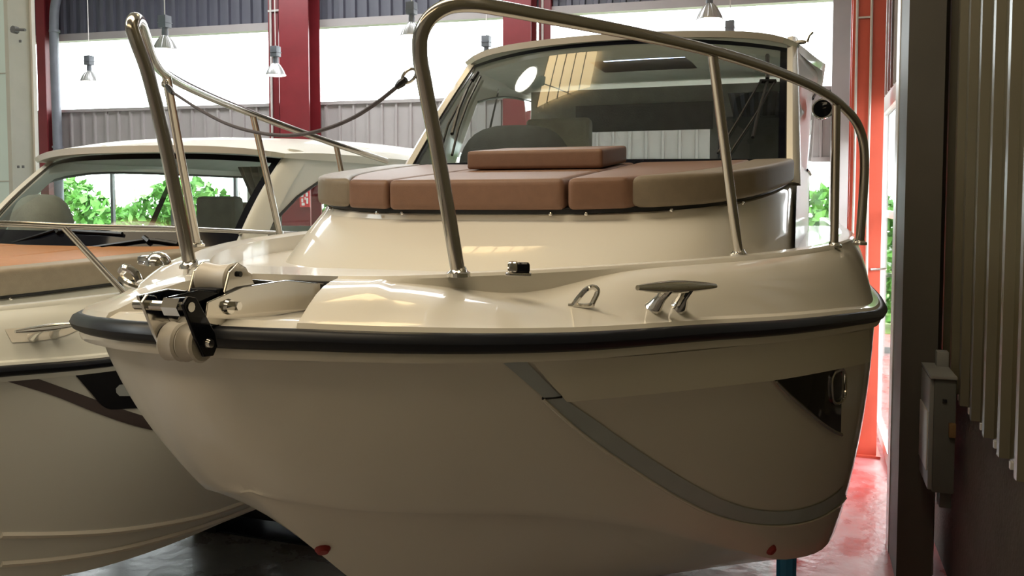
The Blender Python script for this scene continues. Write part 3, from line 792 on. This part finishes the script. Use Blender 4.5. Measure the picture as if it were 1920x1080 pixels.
# hull window with its round-cornered porthole
def fill(poly_rows, hitf, off):
    return MB().grid(drape(poly_rows, hitf, off, sub=5, cross=5))
wr = [((1449,704),(1450,714)),((1475,700),(1478,742)),((1505,696),(1508,768)),((1535,692),(1537,793)),((1560,688),(1560,808)),((1577,686),(1574,814))]
hw = fill(wr, hit_hull, .004).build('hull_window', 'black_gloss', near.root)
ed = drape([(p[1], p[1]) for p in wr], hit_hull, .006, sub=5, cross=1)
MB().tube([r[0] for r in ed], .006, 6).build('window_trim', 'chrome', hw)
pp = [(1560,697),(1575,692),(1579,700),(1579,742),(1572,752),(1560,754),(1556,745),(1555,708)]
pts = [hit_hull(x, y) for x, y in pp]; pts = [h[0] + h[1] * .007 for h in pts if h]
MB().tube(catmull(pts + pts[:1], 5), .005, 6).build('porthole_frame', 'chrome', hw)
# red marks near the chine
for (x, y) in ((605, 1028), (1445, 1030)):
    h = hit_hull(x, y)
    if h:
        M = axisM(h[0], h[1])
        MB().lathe([(0.0, .012), (.012, .011), (.017, .004), (.018, -.004)], M, 10).build('hull_plug', 'red_dot', near.root)

# ---- rails
def rail(points, r, nm, m, parent, sub=8, n=12):
    return MB().tube(catmull(points, sub), r, n).build(nm, m, parent)
def foot(p, parent, r=.024):
    MB().lathe([(r, -.004), (r, .004), (r * .75, .008), (r * .6, .016)], Matrix.Translation(p), 16).build('foot_flange', 'chrome', parent)
RR = .0148
pr = empty('bow_rail', PD(860, 515, 1.71)); pr.parent = near.root; pr.location = PD(860, 515, 1.71) - wloc(near.root)
base = PD(860, 515, 1.71)
rail([base, PD(838, 385, 1.69), PD(815, 255, 1.665), PD(795, 150, 1.63), PD(787, 100, 1.615), PD(790, 62, 1.605), PD(808, 32, 1.60), PD(838, 13, 1.605), PD(880, 8, 1.62), PD(940, 16, 1.665), PD(1000, 27, 1.72), PD(1190, 63, 1.92), PD(1340, 97, 2.15), PD(1450, 132, 2.36), PD(1530, 166, 2.56), PD(1580, 200, 2.74), PD(1607, 232, 2.84), PD(1618, 265, 2.88), PD(1621, 310, 2.90), PD(1612, 457, 2.95)], RR, 'rail_tube', 'stainless_rail', pr)
rail([PD(1336, 100, 2.15), PD(1360, 285, 2.24), PD(1385, 478, 2.33)], RR * .88, 'post', 'stainless_rail', pr)
rail([PD(1568, 194, 2.70), PD(1566, 330, 2.76), PD(1564, 462, 2.81)], RR * .9, 'post', 'stainless_rail', pr)
for p in (base, PD(1385, 478, 2.33), PD(1564, 462, 2.81), PD(1612, 457, 2.95)): foot(p, pr)
sr = empty('bow_rail', PD(357, 500, 1.92)); sr.parent = near.root; sr.location = PD(357, 500, 1.92) - wloc(near.root)
b2 = PD(357, 500, 1.92)
rail([b2, PD(330, 370, 1.90), PD(303, 240, 1.87), PD(275, 130, 1.84), PD(256, 78, 1.825), PD(248, 52, 1.825), PD(251, 38, 1.84), PD(260, 40, 1.90), PD(270, 66, 2.02), PD(285, 108, 2.25), PD(312, 140, 2.55), PD(390, 180, 3.0), PD(475, 214, 3.45), PD(560, 246, 3.8), PD(640, 274, 4.15), PD(725, 302, 4.55)], RR, 'rail_tube', 'stainless_rail', sr)
rail([PD(312, 142, 2.55), PD(340, 300, 2.68), PD(370, 460, 2.82)], RR * .92, 'post', 'stainless_rail', sr)
rail([PD(474, 214, 3.45), PD(500, 330, 3.56), PD(525, 441, 3.66)], RR * .92, 'post', 'stainless_rail', sr)
rail([PD(630, 271, 4.12), PD(636, 300, 4.14), PD(648, 365, 4.18)], RR * .92, 'post', 'stainless_rail', sr)
for p in (b2, PD(370, 460, 2.82), PD(525, 441, 3.69)): foot(p, sr)

# ---- safety line slung between the two bow rails
sl = empty('safety_line', PD(540, 250, 2.0), 'dark rope slung between the two bow rails with snap hooks', 'rope')
A = PD(303, 158, 2.45); Bp = PD(770, 140, 1.63)
rp = [PD(322, 172, 2.38), PD(370, 203, 2.25), PD(420, 230, 2.15), PD(480, 248, 2.02), PD(540, 254, 1.92), PD(600, 245, 1.82), PD(660, 222, 1.75), PD(710, 190, 1.69), PD(748, 160, 1.65)]
MB().tube(catmull(rp, 8), .0042, 8).build('rope', 'rope_grey', sl)
for (p, q, k) in ((PD(322, 172, 2.38), PD(306, 152, 2.45), 0), (PD(748, 160, 1.65), PD(772, 138, 1.635), 1)):
    d = (q - p); MB().tube([p - d * .15, p + d * .2, p + d * .55], [.006, .009, .006], 8).build('ferrule', 'black_trim', sl)
    c = p + d * .8; u = d.normalized(); v = u.cross(FH).normalized()
    MB().tube([c + (u * math.cos(t) * .018 + v * math.sin(t) * .010) for t in [2 * math.pi * j / 14 for j in range(15)]], .0032, 6).build('snap_hook', 'stainless', sl)

# ---- deck fittings
def cleat(px, parent, L=.115, m='chrome'):
    """horn cleat between two pixels given on the deck; px: list of the two foot pixels"""
    h = [hit_any(x, y) for x, y in px]
    n = (h[0][1] + h[1][1]).normalized(); d = (h[1][0] - h[0][0]); c = (h[0][0] + h[1][0]) * .5; u = d.normalized()
    c_ = empty('cleat', c); c_.parent = parent; c_.location = c - wloc(parent)
    s = d.length
    top = c + n * s * .62 + Vector((0, 0, .012))
    for q in h:
        foot_ = q[0]; tp = top + (foot_ - c) * .8
        MB().tube([foot_ - n * .002, foot_ + n * .006, foot_.lerp(tp, .5), tp], [s * .27, s * .23, s * .15, s * .19], 10).build('leg', m, c_)
    pts = [top + u * s * k for k in (-1.55, -1.2, -.7, -.25, .25, .7, 1.2, 1.55)]
    MB().tube(catmull(pts, 3), [s * r for r in [x for x in _horn]], 12).build('horn', m, c_)
    return c_
_base = [.075, .115, .155, .18, .18, .155, .115, .075]
_horn = []
for i in range(7):
    for k in range(3): _horn.append(lerp(_base[i], _base[i + 1], k / 3))
_horn.append(.07)
hit_any = hit_deck
cleat([(1225, 578), (1272, 576)], near.root)
# loop fairlead
h = hit_deck(1090, 576); M = axisM(h[0], h[1])
fl = empty('fairlead', h[0]); fl.parent = near.root; fl.location = h[0] - wloc(near.root)
up = Vector((0, 0, 1)); sd = RT.copy()
n = h[1]
o0 = h[0]
loop = [o0 + sd * x + n * .004 + (up * .9 + sd * .45).normalized() * y for x, y in ((-.018, 0), (.018, 0), (.020, .012), (.017, .034), (.006, .042), (-.006, .038), (-.014, .018))]
MB().tube(catmull(loop + loop[:1], 5), .0056, 8).build('loop', 'chrome', fl)
MB().tube([o0 + sd * -.028 + n * .003, o0 + sd * .026 + n * .003], .005, 8).build('base', 'chrome', fl)
# bow navigation light
p = PD(972, 514, 1.72)
nl = empty('navigation_light', p); nl.parent = near.root; nl.location = p - wloc(near.root)
Mz = Matrix.Translation(p) @ Matrix.Rotation(TH, 4, 'Z')
MB().box((-.026, -.018, -.003), (.026, .018, .004), Mz).build('base', 'chrome', nl, bevel=.002)
MB().box((-.022, -.015, .004), (.000, .015, .026), Mz).build('housing', 'chrome', nl, bevel=.006, bseg=3)
MB().box((-.004, -.016, .003), (.023, .014, .024), Mz).build('lens', 'black_gloss', nl, bevel=.006, bseg=3)
# starboard fittings at the bow: chromed light and fairlead
p = PD(297, 497, 1.98)
nl = empty('navigation_light', p); nl.parent = near.root; nl.location = p - wloc(near.root)
Mz = Matrix.Translation(p)
MB().lathe([(.030, 0), (.030, .006), (.026, .016), (.018, .026), (.008, .030), (0, .031)], Mz, 16).build('housing', 'chrome', nl)
MB().box((-.045, -.02, 0), (-.018, .02, .022), Mz).build('lens', 'chrome', nl, bevel=.006)
p = PD(246, 520, 1.93)
fl = empty('fairlead', p); fl.parent = near.root; fl.location = p - wloc(near.root)
MB().tube(catmull([p + Vector((-.028, 0, .012)), p + Vector((-.012, -.004, .022)), p + Vector((.01, 0, .012)), p + Vector((.022, 0, -.008))], 5), .009, 8).build('loop', 'chrome', fl)
MB().tube(catmull([p + Vector((-.02, -.01, .0)), p + Vector((0, -.012, -.012)), p + Vector((.02, 0, -.022))], 5), .008, 8).build('base', 'chrome', fl)

# ---- anchor roller in the bow trough
nw = near.w
ar = empty('anchor_roller', nw(.1, .08, -.2)); ar.parent = near.root; ar.location = nw(.1, .08, -.2) - wloc(near.root)
def plate(poly, b, th, m, nm, **k):
    return MB().prism([nw(a, b, z) for a, z in poly], (th, 0, 0)).build(nm, m, ar, bevel=.0015, smooth=False, **k)
cheek = [(-.03, -.200), (-.022, -.166), (.07, -.150), (.20, -.150), (.355, -.172), (.33, -.216), (.15, -.212), (.0, -.208)]
plate(cheek, .074, .006, 'stainless', 'cheek_plate')
plate(cheek, -.012, .006, 'stainless', 'cheek_plate')
MB().box(nw(-.01, -.01, -.211), nw(.33, .076, -.207)).build('channel_floor', 'black_trim', ar, smooth=False)
MB().tube([nw(.030, .079, -.180), nw(.030, .086, -.180)], [.014, .012], 12).tube([nw(.036, .084, -.179), nw(.036, .098, -.179)], .008, 6).build('pivot_bolt', 'chrome', ar)
# upper roller with ears
def spool(c, r, wd, waist, m, nm):
    M = axisM(c, (1, 0, 0))
    prof = [(0, -wd/2), (r * .9, -wd/2), (r, -wd/2 + .004), (lerp(r, waist, .6), -wd * .22), (waist, 0), (lerp(r, waist, .6), wd * .22), (r, wd/2 - .004), (r * .9, wd/2), (0, wd/2)]
    return MB().lathe(prof, M, 24).build(nm, m, ar)
spool(nw(.067, .034, -.139), .030, .066, .026, 'white_plastic', 'roller')
ear = [(.030, -.158), (.045, -.122), (.068, -.108), (.090, -.118), (.115, -.152)]
plate(ear, .068, .005, 'stainless', 'roller_ear'); plate(ear, -.004, .005, 'stainless', 'roller_ear')
MB().tube([nw(.068, .070, -.128), nw(.068, .078, -.128)], .005, 8).build('axle', 'black_trim', ar)
# hanging nose: side plates, two white half rollers and the cross bolt
nose = [(-.108, -.160), (-.096, -.148), (-.078, -.152), (-.036, -.212), (-.030, -.236), (-.040, -.250), (-.062, -.248), (-.082, -.214)]
plate(nose, .098, .006, 'black_gloss', 'nose_plate'); plate(nose, .020, .006, 'stainless', 'nose_plate')
plate([(-.098, -.150), (-.09, -.172), (-.01, -.200), (.02, -.155), (-.03, -.146)], .064, .006, 'black_gloss', 'link_plate')
plate([(-.098, -.150), (-.09, -.172), (-.01, -.200), (.02, -.155), (-.03, -.146)], .004, .006, 'stainless', 'link_plate')
spool(nw(-.052, .043, -.228), .032, .032, .030, 'white_plastic', 'roller')
spool(nw(-.052, .078, -.228), .032, .034, .022, 'white_plastic', 'roller')
MB().tube([nw(-.052, .103, -.228), nw(-.052, .110, -.228)], [.009, .007], 10).build('axle', 'chrome', ar)
MB().tube([nw(-.092, -.002, -.165), nw(-.092, .106, -.165)], .008, 10).build('cross_bolt', 'chrome', ar)
MB().tube([nw(-.092, .060, -.165), nw(-.092, .090, -.165)], .016, 6).build('bolt_head', 'chrome', ar)
plate([(.015, -.205), (.02, -.150), (.055, -.150), (.09, -.205)], .010, .055, 'rubber_navy', 'stop_block')
# locker opening behind the trough
MB().box(nw(.345, -.02, -.196), nw(.3595, .098, -.166)).build('locker_opening', 'dark_recess', near.root, bevel=.004)

# ---- sun pads
def pad(nm, outline, zf, th, m, w_, parent=None, bev=.022, b0=0.0):
    """outline: (a, b) list; zf(a): underside height"""
    mb = MB()
    n = len(outline)
    lo = [w_(a, b, zf(a) + b0) for a, b in outline]; hi = [w_(a, b, zf(a) + b0 + th) for a, b in outline]
    mb.add(lo + hi, [tuple(range(n))[::-1], tuple(range(n, 2 * n))] + [(i, (i + 1) % n, n + (i + 1) % n, n + i) for i in range(n)])
    return mb.build(nm, m, parent, bevel=bev, bseg=4, angle=60, clamp=bev < .02)
def sun_pads(B, mb_, mt_, who, cn, bn, th=.098, flat_gap=.014):
    P = B.P; zf = lambda a: P['trunk_z'] + flat_gap + (min(a, 3.4) - 1.37) * P['trunk_slope']
    w_ = B.w; bk = B.P['cabin']['a0'] - .06
    front = mono([(1.345, 0), (1.36, .28), (1.415, .48), (1.575, .70), (1.88, .835), (2.38, .925), (2.70, .955)], 3)
    fa = lambda b: min(front, key=lambda p: abs(p[1] - b))[0]
    # black plate put in for the shadow gap under the pads
    ol = [(a + .03, b * .97) for a, b in front[::2]] + [(bk + .12, .9)]
    ol = ol + [(a, -b) for a, b in ol[::-1] if b > 0]
    pad('pad_shade', [(a, b) for a, b in ol], lambda a: zf(a) - flat_gap, flat_gap + .004, 'black_trim', w_, B.root, bev=.002)
    out = []
    cw = .295; split = 1.86
    cf = [(fa(b) , b) for b in (cw, cw * .6, cw * .2, -cw * .2, -cw * .6, -cw)]
    o = pad('sun_pad', [(split - .004, -cw), (split - .004, cw)] + cf, zf, th, mb_, w_); out.append(tag(o, '%s middle sun pad cushion at the front edge of the %s' % (cn, who), 'cushion', 'sun pads of the %s' % who))
    o = pad('sun_pad', [(split + .004, cw), (split + .004, -cw), (bk, -cw), (bk, cw)], zf, th, mb_, w_); out.append(tag(o, '%s middle sun pad cushion against the windshield of the %s' % (cn, who), 'cushion', 'sun pads of the %s' % who))
    inner = mono([(1.44, .485), (1.66, .60), (1.95, .69), (2.3, .745), (2.64, .77)], 2)
    fw_ = [p for p in front if cw + .01 < p[1] < .485]; outer = [p for p in front if p[1] >= .49]
    bk2 = lambda b: bk + B.P['cabin']['c0'] * (b / .93) ** 2
    for sg, sd in ((1, 'wall' if who == 'near boat' else 'near boat'), (-1, 'far boat' if who == 'near boat' else 'partition')):
        poly = [(fa(.31), cw + .012)] + fw_ + [p for p in inner[1:]] + [(bk2(.77), .765), (bk2(.5), .5), (bk2(.3), cw + .012)]
        o = pad('sun_pad', [(a, b * sg) for a, b in poly], zf, th, mb_, w_); tag(o, '%s side sun pad with %s bolster on the %s, nearer the %s' % (cn, bn, who, 'right wall' if sd == 'wall' else sd), 'cushion', 'sun pads of the %s' % who)
        poly = [(a, b + .003) for a, b in inner][::-1] + outer[:-1] + [(2.66, .950), (bk2(.9) - .01, .895)]
        pad('bolster', [(a, b * sg) for a, b in poly], zf, th + .002, mt_, w_, o)
    # press studs under the front edge
    for b in (-.62, -.36, -.26, .25, .36, .60, .80):
        a = fa(abs(b)); MB().lathe([(.006, -.004), (.006, .003), (0, .005)], axisM(w_(a + .016, b, zf(a) - .012), (b * .8, -1, 0)), 8).build('press_stud', 'chrome', B.root)
    return zf
zf = sun_pads(near, 'vinyl_brown', 'vinyl_taupe', 'near boat', 'brown', 'taupe')
zf2 = sun_pads(far, 'vinyl_orange', 'vinyl_sand', 'far boat', 'orange', 'sand coloured')
# loose backrest cushion lying on the near boat's pads
c0 = 3.1 - 1.17
poly = [(c0, -.255), (c0 + .46, -.255), (c0 + .46, .285), (c0, .285)]
o = pad('backrest_cushion', poly, zf, .072, 'vinyl_brown', near.w, None, bev=.016, b0=.102)
tag(o, 'loose flat brown cushion lying on top of the sun pads', 'cushion')

# ---- wipers of the near boat (on the windshield glass)
glass_o = [o for o in near.root.children_recursive if o.name.startswith('glass')][0]
hit_ws = hitter([glass_o])
def on_ws(px, py, off=.015, hf=None):
    hf = hf or hit_ws
    for k in range(30):
        h = hf(px, py - 2 * k)
        if h:                                   # below the glass edge: carry on at the depth of the edge
            q = h[0] + h[1] * off
            return q if k == 0 else PD(px, py, (q - EYE).dot(FH))
    return PD(px, py, 4.0)
def wiper(parent, rods, hf, m='black_trim'):
    p0 = on_ws(*rods[0][0][0], .012, hf)
    wp = empty('wiper', p0); wp.parent = parent; wp.location = p0 - wloc(parent)
    for pts, r, nm in rods:
        P_ = [on_ws(x, y, .014, hf) for x, y in pts]
        MB().tube(P_, r, 6).build(nm, m, wp)
    return wp
wiper(near.root, [([(1437, 108), (1437, 152)], .010, 'bracket'), ([(1424, 157), (1452, 157)], .012, 'pivot_bar'), ([(1422, 160), (1385, 225), (1345, 292)], .006, 'arm'), ([(1450, 160), (1412, 225), (1368, 292)], .006, 'arm'), ([(1437, 158), (1424, 205)], .008, 'link'), ([(1428, 190), (1418, 225), (1410, 262)], .008, 'blade')], hit_ws)
wiper(near.root, [([(898, 140), (888, 155)], .012, 'bracket'), ([(893, 145), (868, 190), (842, 240), (828, 290)], .007, 'arm'), ([(903, 148), (880, 195), (862, 245), (850, 295)], .007, 'arm'), ([(878, 172), (862, 210), (850, 255)], .010, 'blade')], hit_ws)

# horn on the cabin side and the lamp on the roof edge of the near boat
p = PD(1543, 205, 4.9)
hn = empty('deck_light', p); hn.parent = near.root; hn.location = p - wloc(near.root)
M = axisM(p, (-.15, -1, .1))
MB().lathe([(.0, -.05), (.05, -.045), (.062, 0), (.058, .02)], M, 20).build('housing', 'black_gloss', hn)
MB().lathe([(.060, .010), (.058, .022), (.050, .022), (.048, .010)], M, 20).build('ring', 'chrome', hn)
MB().lathe([(.048, .014), (.03, .020), (0, .022)], M, 20).build('lens', 'black_gloss', hn)
p = PD(1512, 78, 4.6)
hn = empty('roof_fitting', p); hn.parent = near.root; hn.location = p - wloc(near.root)
MB().tube([p, p + Vector((.012, 0, .03)), p + Vector((.03, 0, .05))], [.012, .008, .01], 8).build('stem', 'stainless', hn)
MB().lathe([(.03, -.006), (.03, .004), (.02, .010), (0, .012)], Matrix.Translation(p + Vector((-.03, 0, -.002))), 12).build('base', 'white_plastic', hn)

# ---- fittings of the far boat
fhull = hitter([far.hull]); fdeck = hitter([far.deck, far.trunk])
pairs = [((60,706),(3,712)),((140,735),(100,742)),((200,757),(175,772)),((260,777),(240,795)),((330,797),(315,813)),((380,808),(372,824))]
r_ = drape(pairs, fhull, .003)
if r_: MB().grid(r_).build('stripe', 'stripe_dark', far.root)
wr = [((139,694),(141,704)),((165,690),(168,735)),((195,686),(198,765)),((235,681),(238,766)),((290,674),(292,763)),((340,668),(342,760))]
r_ = drape(wr, fhull, .004, sub=4, cross=5)
if r_:
    hw = MB().grid(r_).build('hull_window', 'black_gloss', far.root)
    pts = [fhull(x, y) for x, y in ((215,728),(222,721),(242,719),(244,742),(222,742),(216,736))]
    MB().add([h[0] + h[1] * .006 for h in pts], [tuple(range(6))]).build('porthole', 'stripe_grey', hw)
fr_ = empty('bow_rail', PD(240, 555, 3.0)); fr_.parent = far.root; fr_.location = PD(240, 555, 3.0) - wloc(far.root)
fw3 = far.w
rail([fw3(1.2, -.86, .13), fw3(.8, -.60, .135), fw3(.48, -.30, .14), fw3(.36, 0, .14), fw3(.48, .30, .14), fw3(.8, .60, .14), fw3(1.12, .80, .14), PD(0, 419, 2.9), PD(120, 424, 3.1), PD(330, 429, 3.55), PD(460, 434, 3.95), PD(560, 438, 4.35), PD(628, 440, 4.70), PD(645, 447, 4.80), PD(650, 470, 4.84)], .0105, 'rail_tube', 'stainless_rail', fr_)
for sg in (-1, 1):
    rail([fw3(.60, .43 * sg, .14), fw3(.60, .43 * sg, 0.0), fw3(.62, .46 * sg, -.15)], .0105, 'post', 'stainless_rail', fr_)
hb = fdeck(240, 557); hb = hb[0] if hb else PD(240, 557, 3.2)
rail([PD(119, 425, 3.1), PD(119, 425, 3.1).lerp(hb, .5), hb], .012, 'post', 'stainless_rail', fr_)
hb = fdeck(462, 452); hb = hb[0] if hb else PD(462, 452, 4.0)
rail([PD(447, 434, 3.9), hb], .010, 'post', 'stainless_rail', fr_)
hit_any = fdeck
cleat([(60, 633), (100, 628)], far.root)
# shallow moulded recess plate under the cleat
r_ = drape([((8, 618), (22, 643)), ((60, 613), (70, 640)), ((110, 607), (120, 630)), ((155, 603), (148, 618))], fdeck, .003, sub=4, cross=2)
if r_: MB().grid(r_).build('cleat_plate', 'gelcoat', far.root)
glass_f = [o for o in far.root.children_recursive if o.name.startswith('glass')][0]
hit_wf = hitter([glass_f])
wiper(far.root, [([(112, 432), (75, 444), (2, 462)], .008, 'arm'), ([(112, 434), (160, 437), (232, 441)], .010, 'blade'), ([(108, 430), (114, 440)], .014, 'pivot')], hit_wf)
wiper(far.root, [([(275, 452), (220, 460), (130, 470)], .008, 'arm'), ([(277, 452), (300, 454), (335, 460)], .010, 'blade'), ([(272, 448), (282, 456)], .014, 'pivot')], hit_wf)
# curtain gathered at the far boat's windshield corner
def curtain(parent, p0, wd, ht, m, folds=7):
    rows = []
    for j in range(6):
        t = j / 5; rr = []
        for k in range(folds * 4 + 1):
            u = k / (folds * 4); x = lerp(u * wd, lerp(.5, u, .25) * wd, t)
            rr.append(p0 + Vector((x, .012 * math.sin(u * folds * 2 * math.pi) + .02, -ht * t)))
        rows.append(rr)
    return MB().grid(rows).build('curtain', m, parent)
curtain(far.root, far.w(3.62, .40, .41), .40, .30, 'grey_fabric')
curtain(near.root, near.w(4.6, .50, .70), .42, .62, 'dark_fabric')

# ---- black sheet standing for the shadow on the floor under the boats
tag(MB().box((-5.6, 4.4, 0.001), (-0.9, 8.6, 0.012)).build('floor_shade', 'rubber_navy', None, bevel=.003), 'black sheet in place of the floor shadow under both boats', 'shade sheet')
# ---- cradles carrying the boats
def cradle(B, label, ys, m, kz):
    o = empty('boat_cradle', B.w(ys[0], 0, 0) * 1.0, label, 'cradle')
    o.location.z = 0
    for a in ys:
        zk = lerp(-1.50, -1.58, min(1, max(0, (a - 1.9) / 1.1))) + kz
        p = B.w(a, 0, zk); zf0 = .0125 if p.y > 4.3 else 0.0
        MB().box((p.x - .09, p.y - .25, zf0), (p.x + .09, p.y + .25, p.z - .012)).build('keel_block', 'black_trim', o, bevel=.01)
        for sg in (-1, 1):
            q = B.w(a, .95 * sg, -1.305 + kz)
            MB().tube([Vector((q.x, q.y, zf0)), Vector((q.x, q.y, q.z - .03))], .04, 10).build('prop', m, o)
            MB().box((q.x - .12, q.y - .12, zf0), (q.x + .12, q.y + .12, zf0 + .02)).build('foot', m, o, bevel=.004)
            MB().box((q.x - .09, q.y - .14, q.z - .045), (q.x + .09, q.y + .14, q.z - .015)).build('pad', 'black_trim', o, bevel=.008)
        q0 = B.w(a, -.95, -1.9); q1 = B.w(a, .95, -1.9)
        MB().box((q0.x, q0.y - .04, .05), (q1.x, q1.y + .04, .13)).build('cross_beam', m, o, bevel=.006)
    return o
cradle(near, 'blue painted cradle under the near boat', (2.35, 4.8), 'blue_paint', 0.0)
cradle(far, 'black cradle under the far boat', (4.0, 5.4), 'black_trim', 0.0)

# ---- pendant lamps
def make_lamp(p, label, lit=True):
    """p: centre of the bell's mouth"""
    o = empty('pendant_lamp', p, label, 'lamp', 'industrial pendant lamps under the roof')
    T_ = Matrix.Translation(p)
    prof = [(.130, .0), (.127, .012), (.112, .05), (.088, .095), (.060, .135), (.040, .155), (.034, .158)]
    bell = MB().lathe([(.136, -.004), (.136, .006), (.128, .008)] + prof[1:], T_, 32)
    b = bell.build('reflector', 'lamp_bell', o)
    mbr = MB()
    for k in range(16):
        t = 2 * math.pi * k / 16; c, s_ = math.cos(t), math.sin(t)
        mbr.tube([p + Vector((r * 1.01 * c, r * 1.01 * s_, z)) for r, z in prof[1:-1]], .0035, 4)
    mbr.build('reflector_ribs', 'lamp_bell', b)
    MB().lathe([(0, .004), (.118, .004), (.122, .002), (.122, -.003)], T_, 32).build('lens', 'lamp_lens', o)
    MB().lathe([(.034, .155), (.036, .20), (.032, .245)], T_, 16).build('neck', 'lamp_grey', o)
    MB().box((-.052, -.052, .245), (.052, .052, .385), T_).build('ballast_housing', 'lamp_grey', o, bevel=.006)
    MB().box((-.058, -.058, .30), (.058, .058, .308), T_).build('housing_rim', 'lamp_grey', o)
    MB().tube([p + Vector((0, 0, .385)), Vector((p.x, p.y, 6.19))], .006, 6).build('cord', 'cable_white', o)
    return o
for px, py, D, lb in ((310, 93, 9.9, 'pendant lamp just right of the left bow rail, high near the cladding'),
                      (168, 153, 13.0, 'leftmost pendant lamp, small, hanging before the white window by the drainpipe'),
                      (517, 141, 11.6, 'pendant lamp hanging in front of the slim red post'),
                      (772, 68, 9.9, 'pendant lamp partly behind the bend of the right bow rail'),
                      (912, 124, 11.1, 'pendant lamp whose housing peeks over the left end of the cabin roof'),
                      (1330, 37, 8.7, 'large pendant lamp cut by the top edge above the cabin'),
                      (1368, 101, 10.2, 'pendant lamp whose housing peeks over the right part of the cabin roof')):
    make_lamp(PD(px, py, D), lb)
make_lamp(Vector((-2.06, 4.88, H + 1.74)), 'pendant lamp over the near boat, mirrored as a bright disc in its windshield')
for pts in ([(2, 1003), (90, 1002), (200, 997), (300, 984), (390, 965), (462, 940)], [(2, 1057), (90, 1050), (200, 1034), (300, 1010), (400, 980), (478, 950)]):
    hh = [fhull(x, y) for x, y in pts]
    hh = [h[0] + h[1] * .002 for h in hh if h]
    if len(hh) > 2: MB().tube(catmull(hh, 4), .012, 6).build('spray_strip', 'gelcoat', far.root)
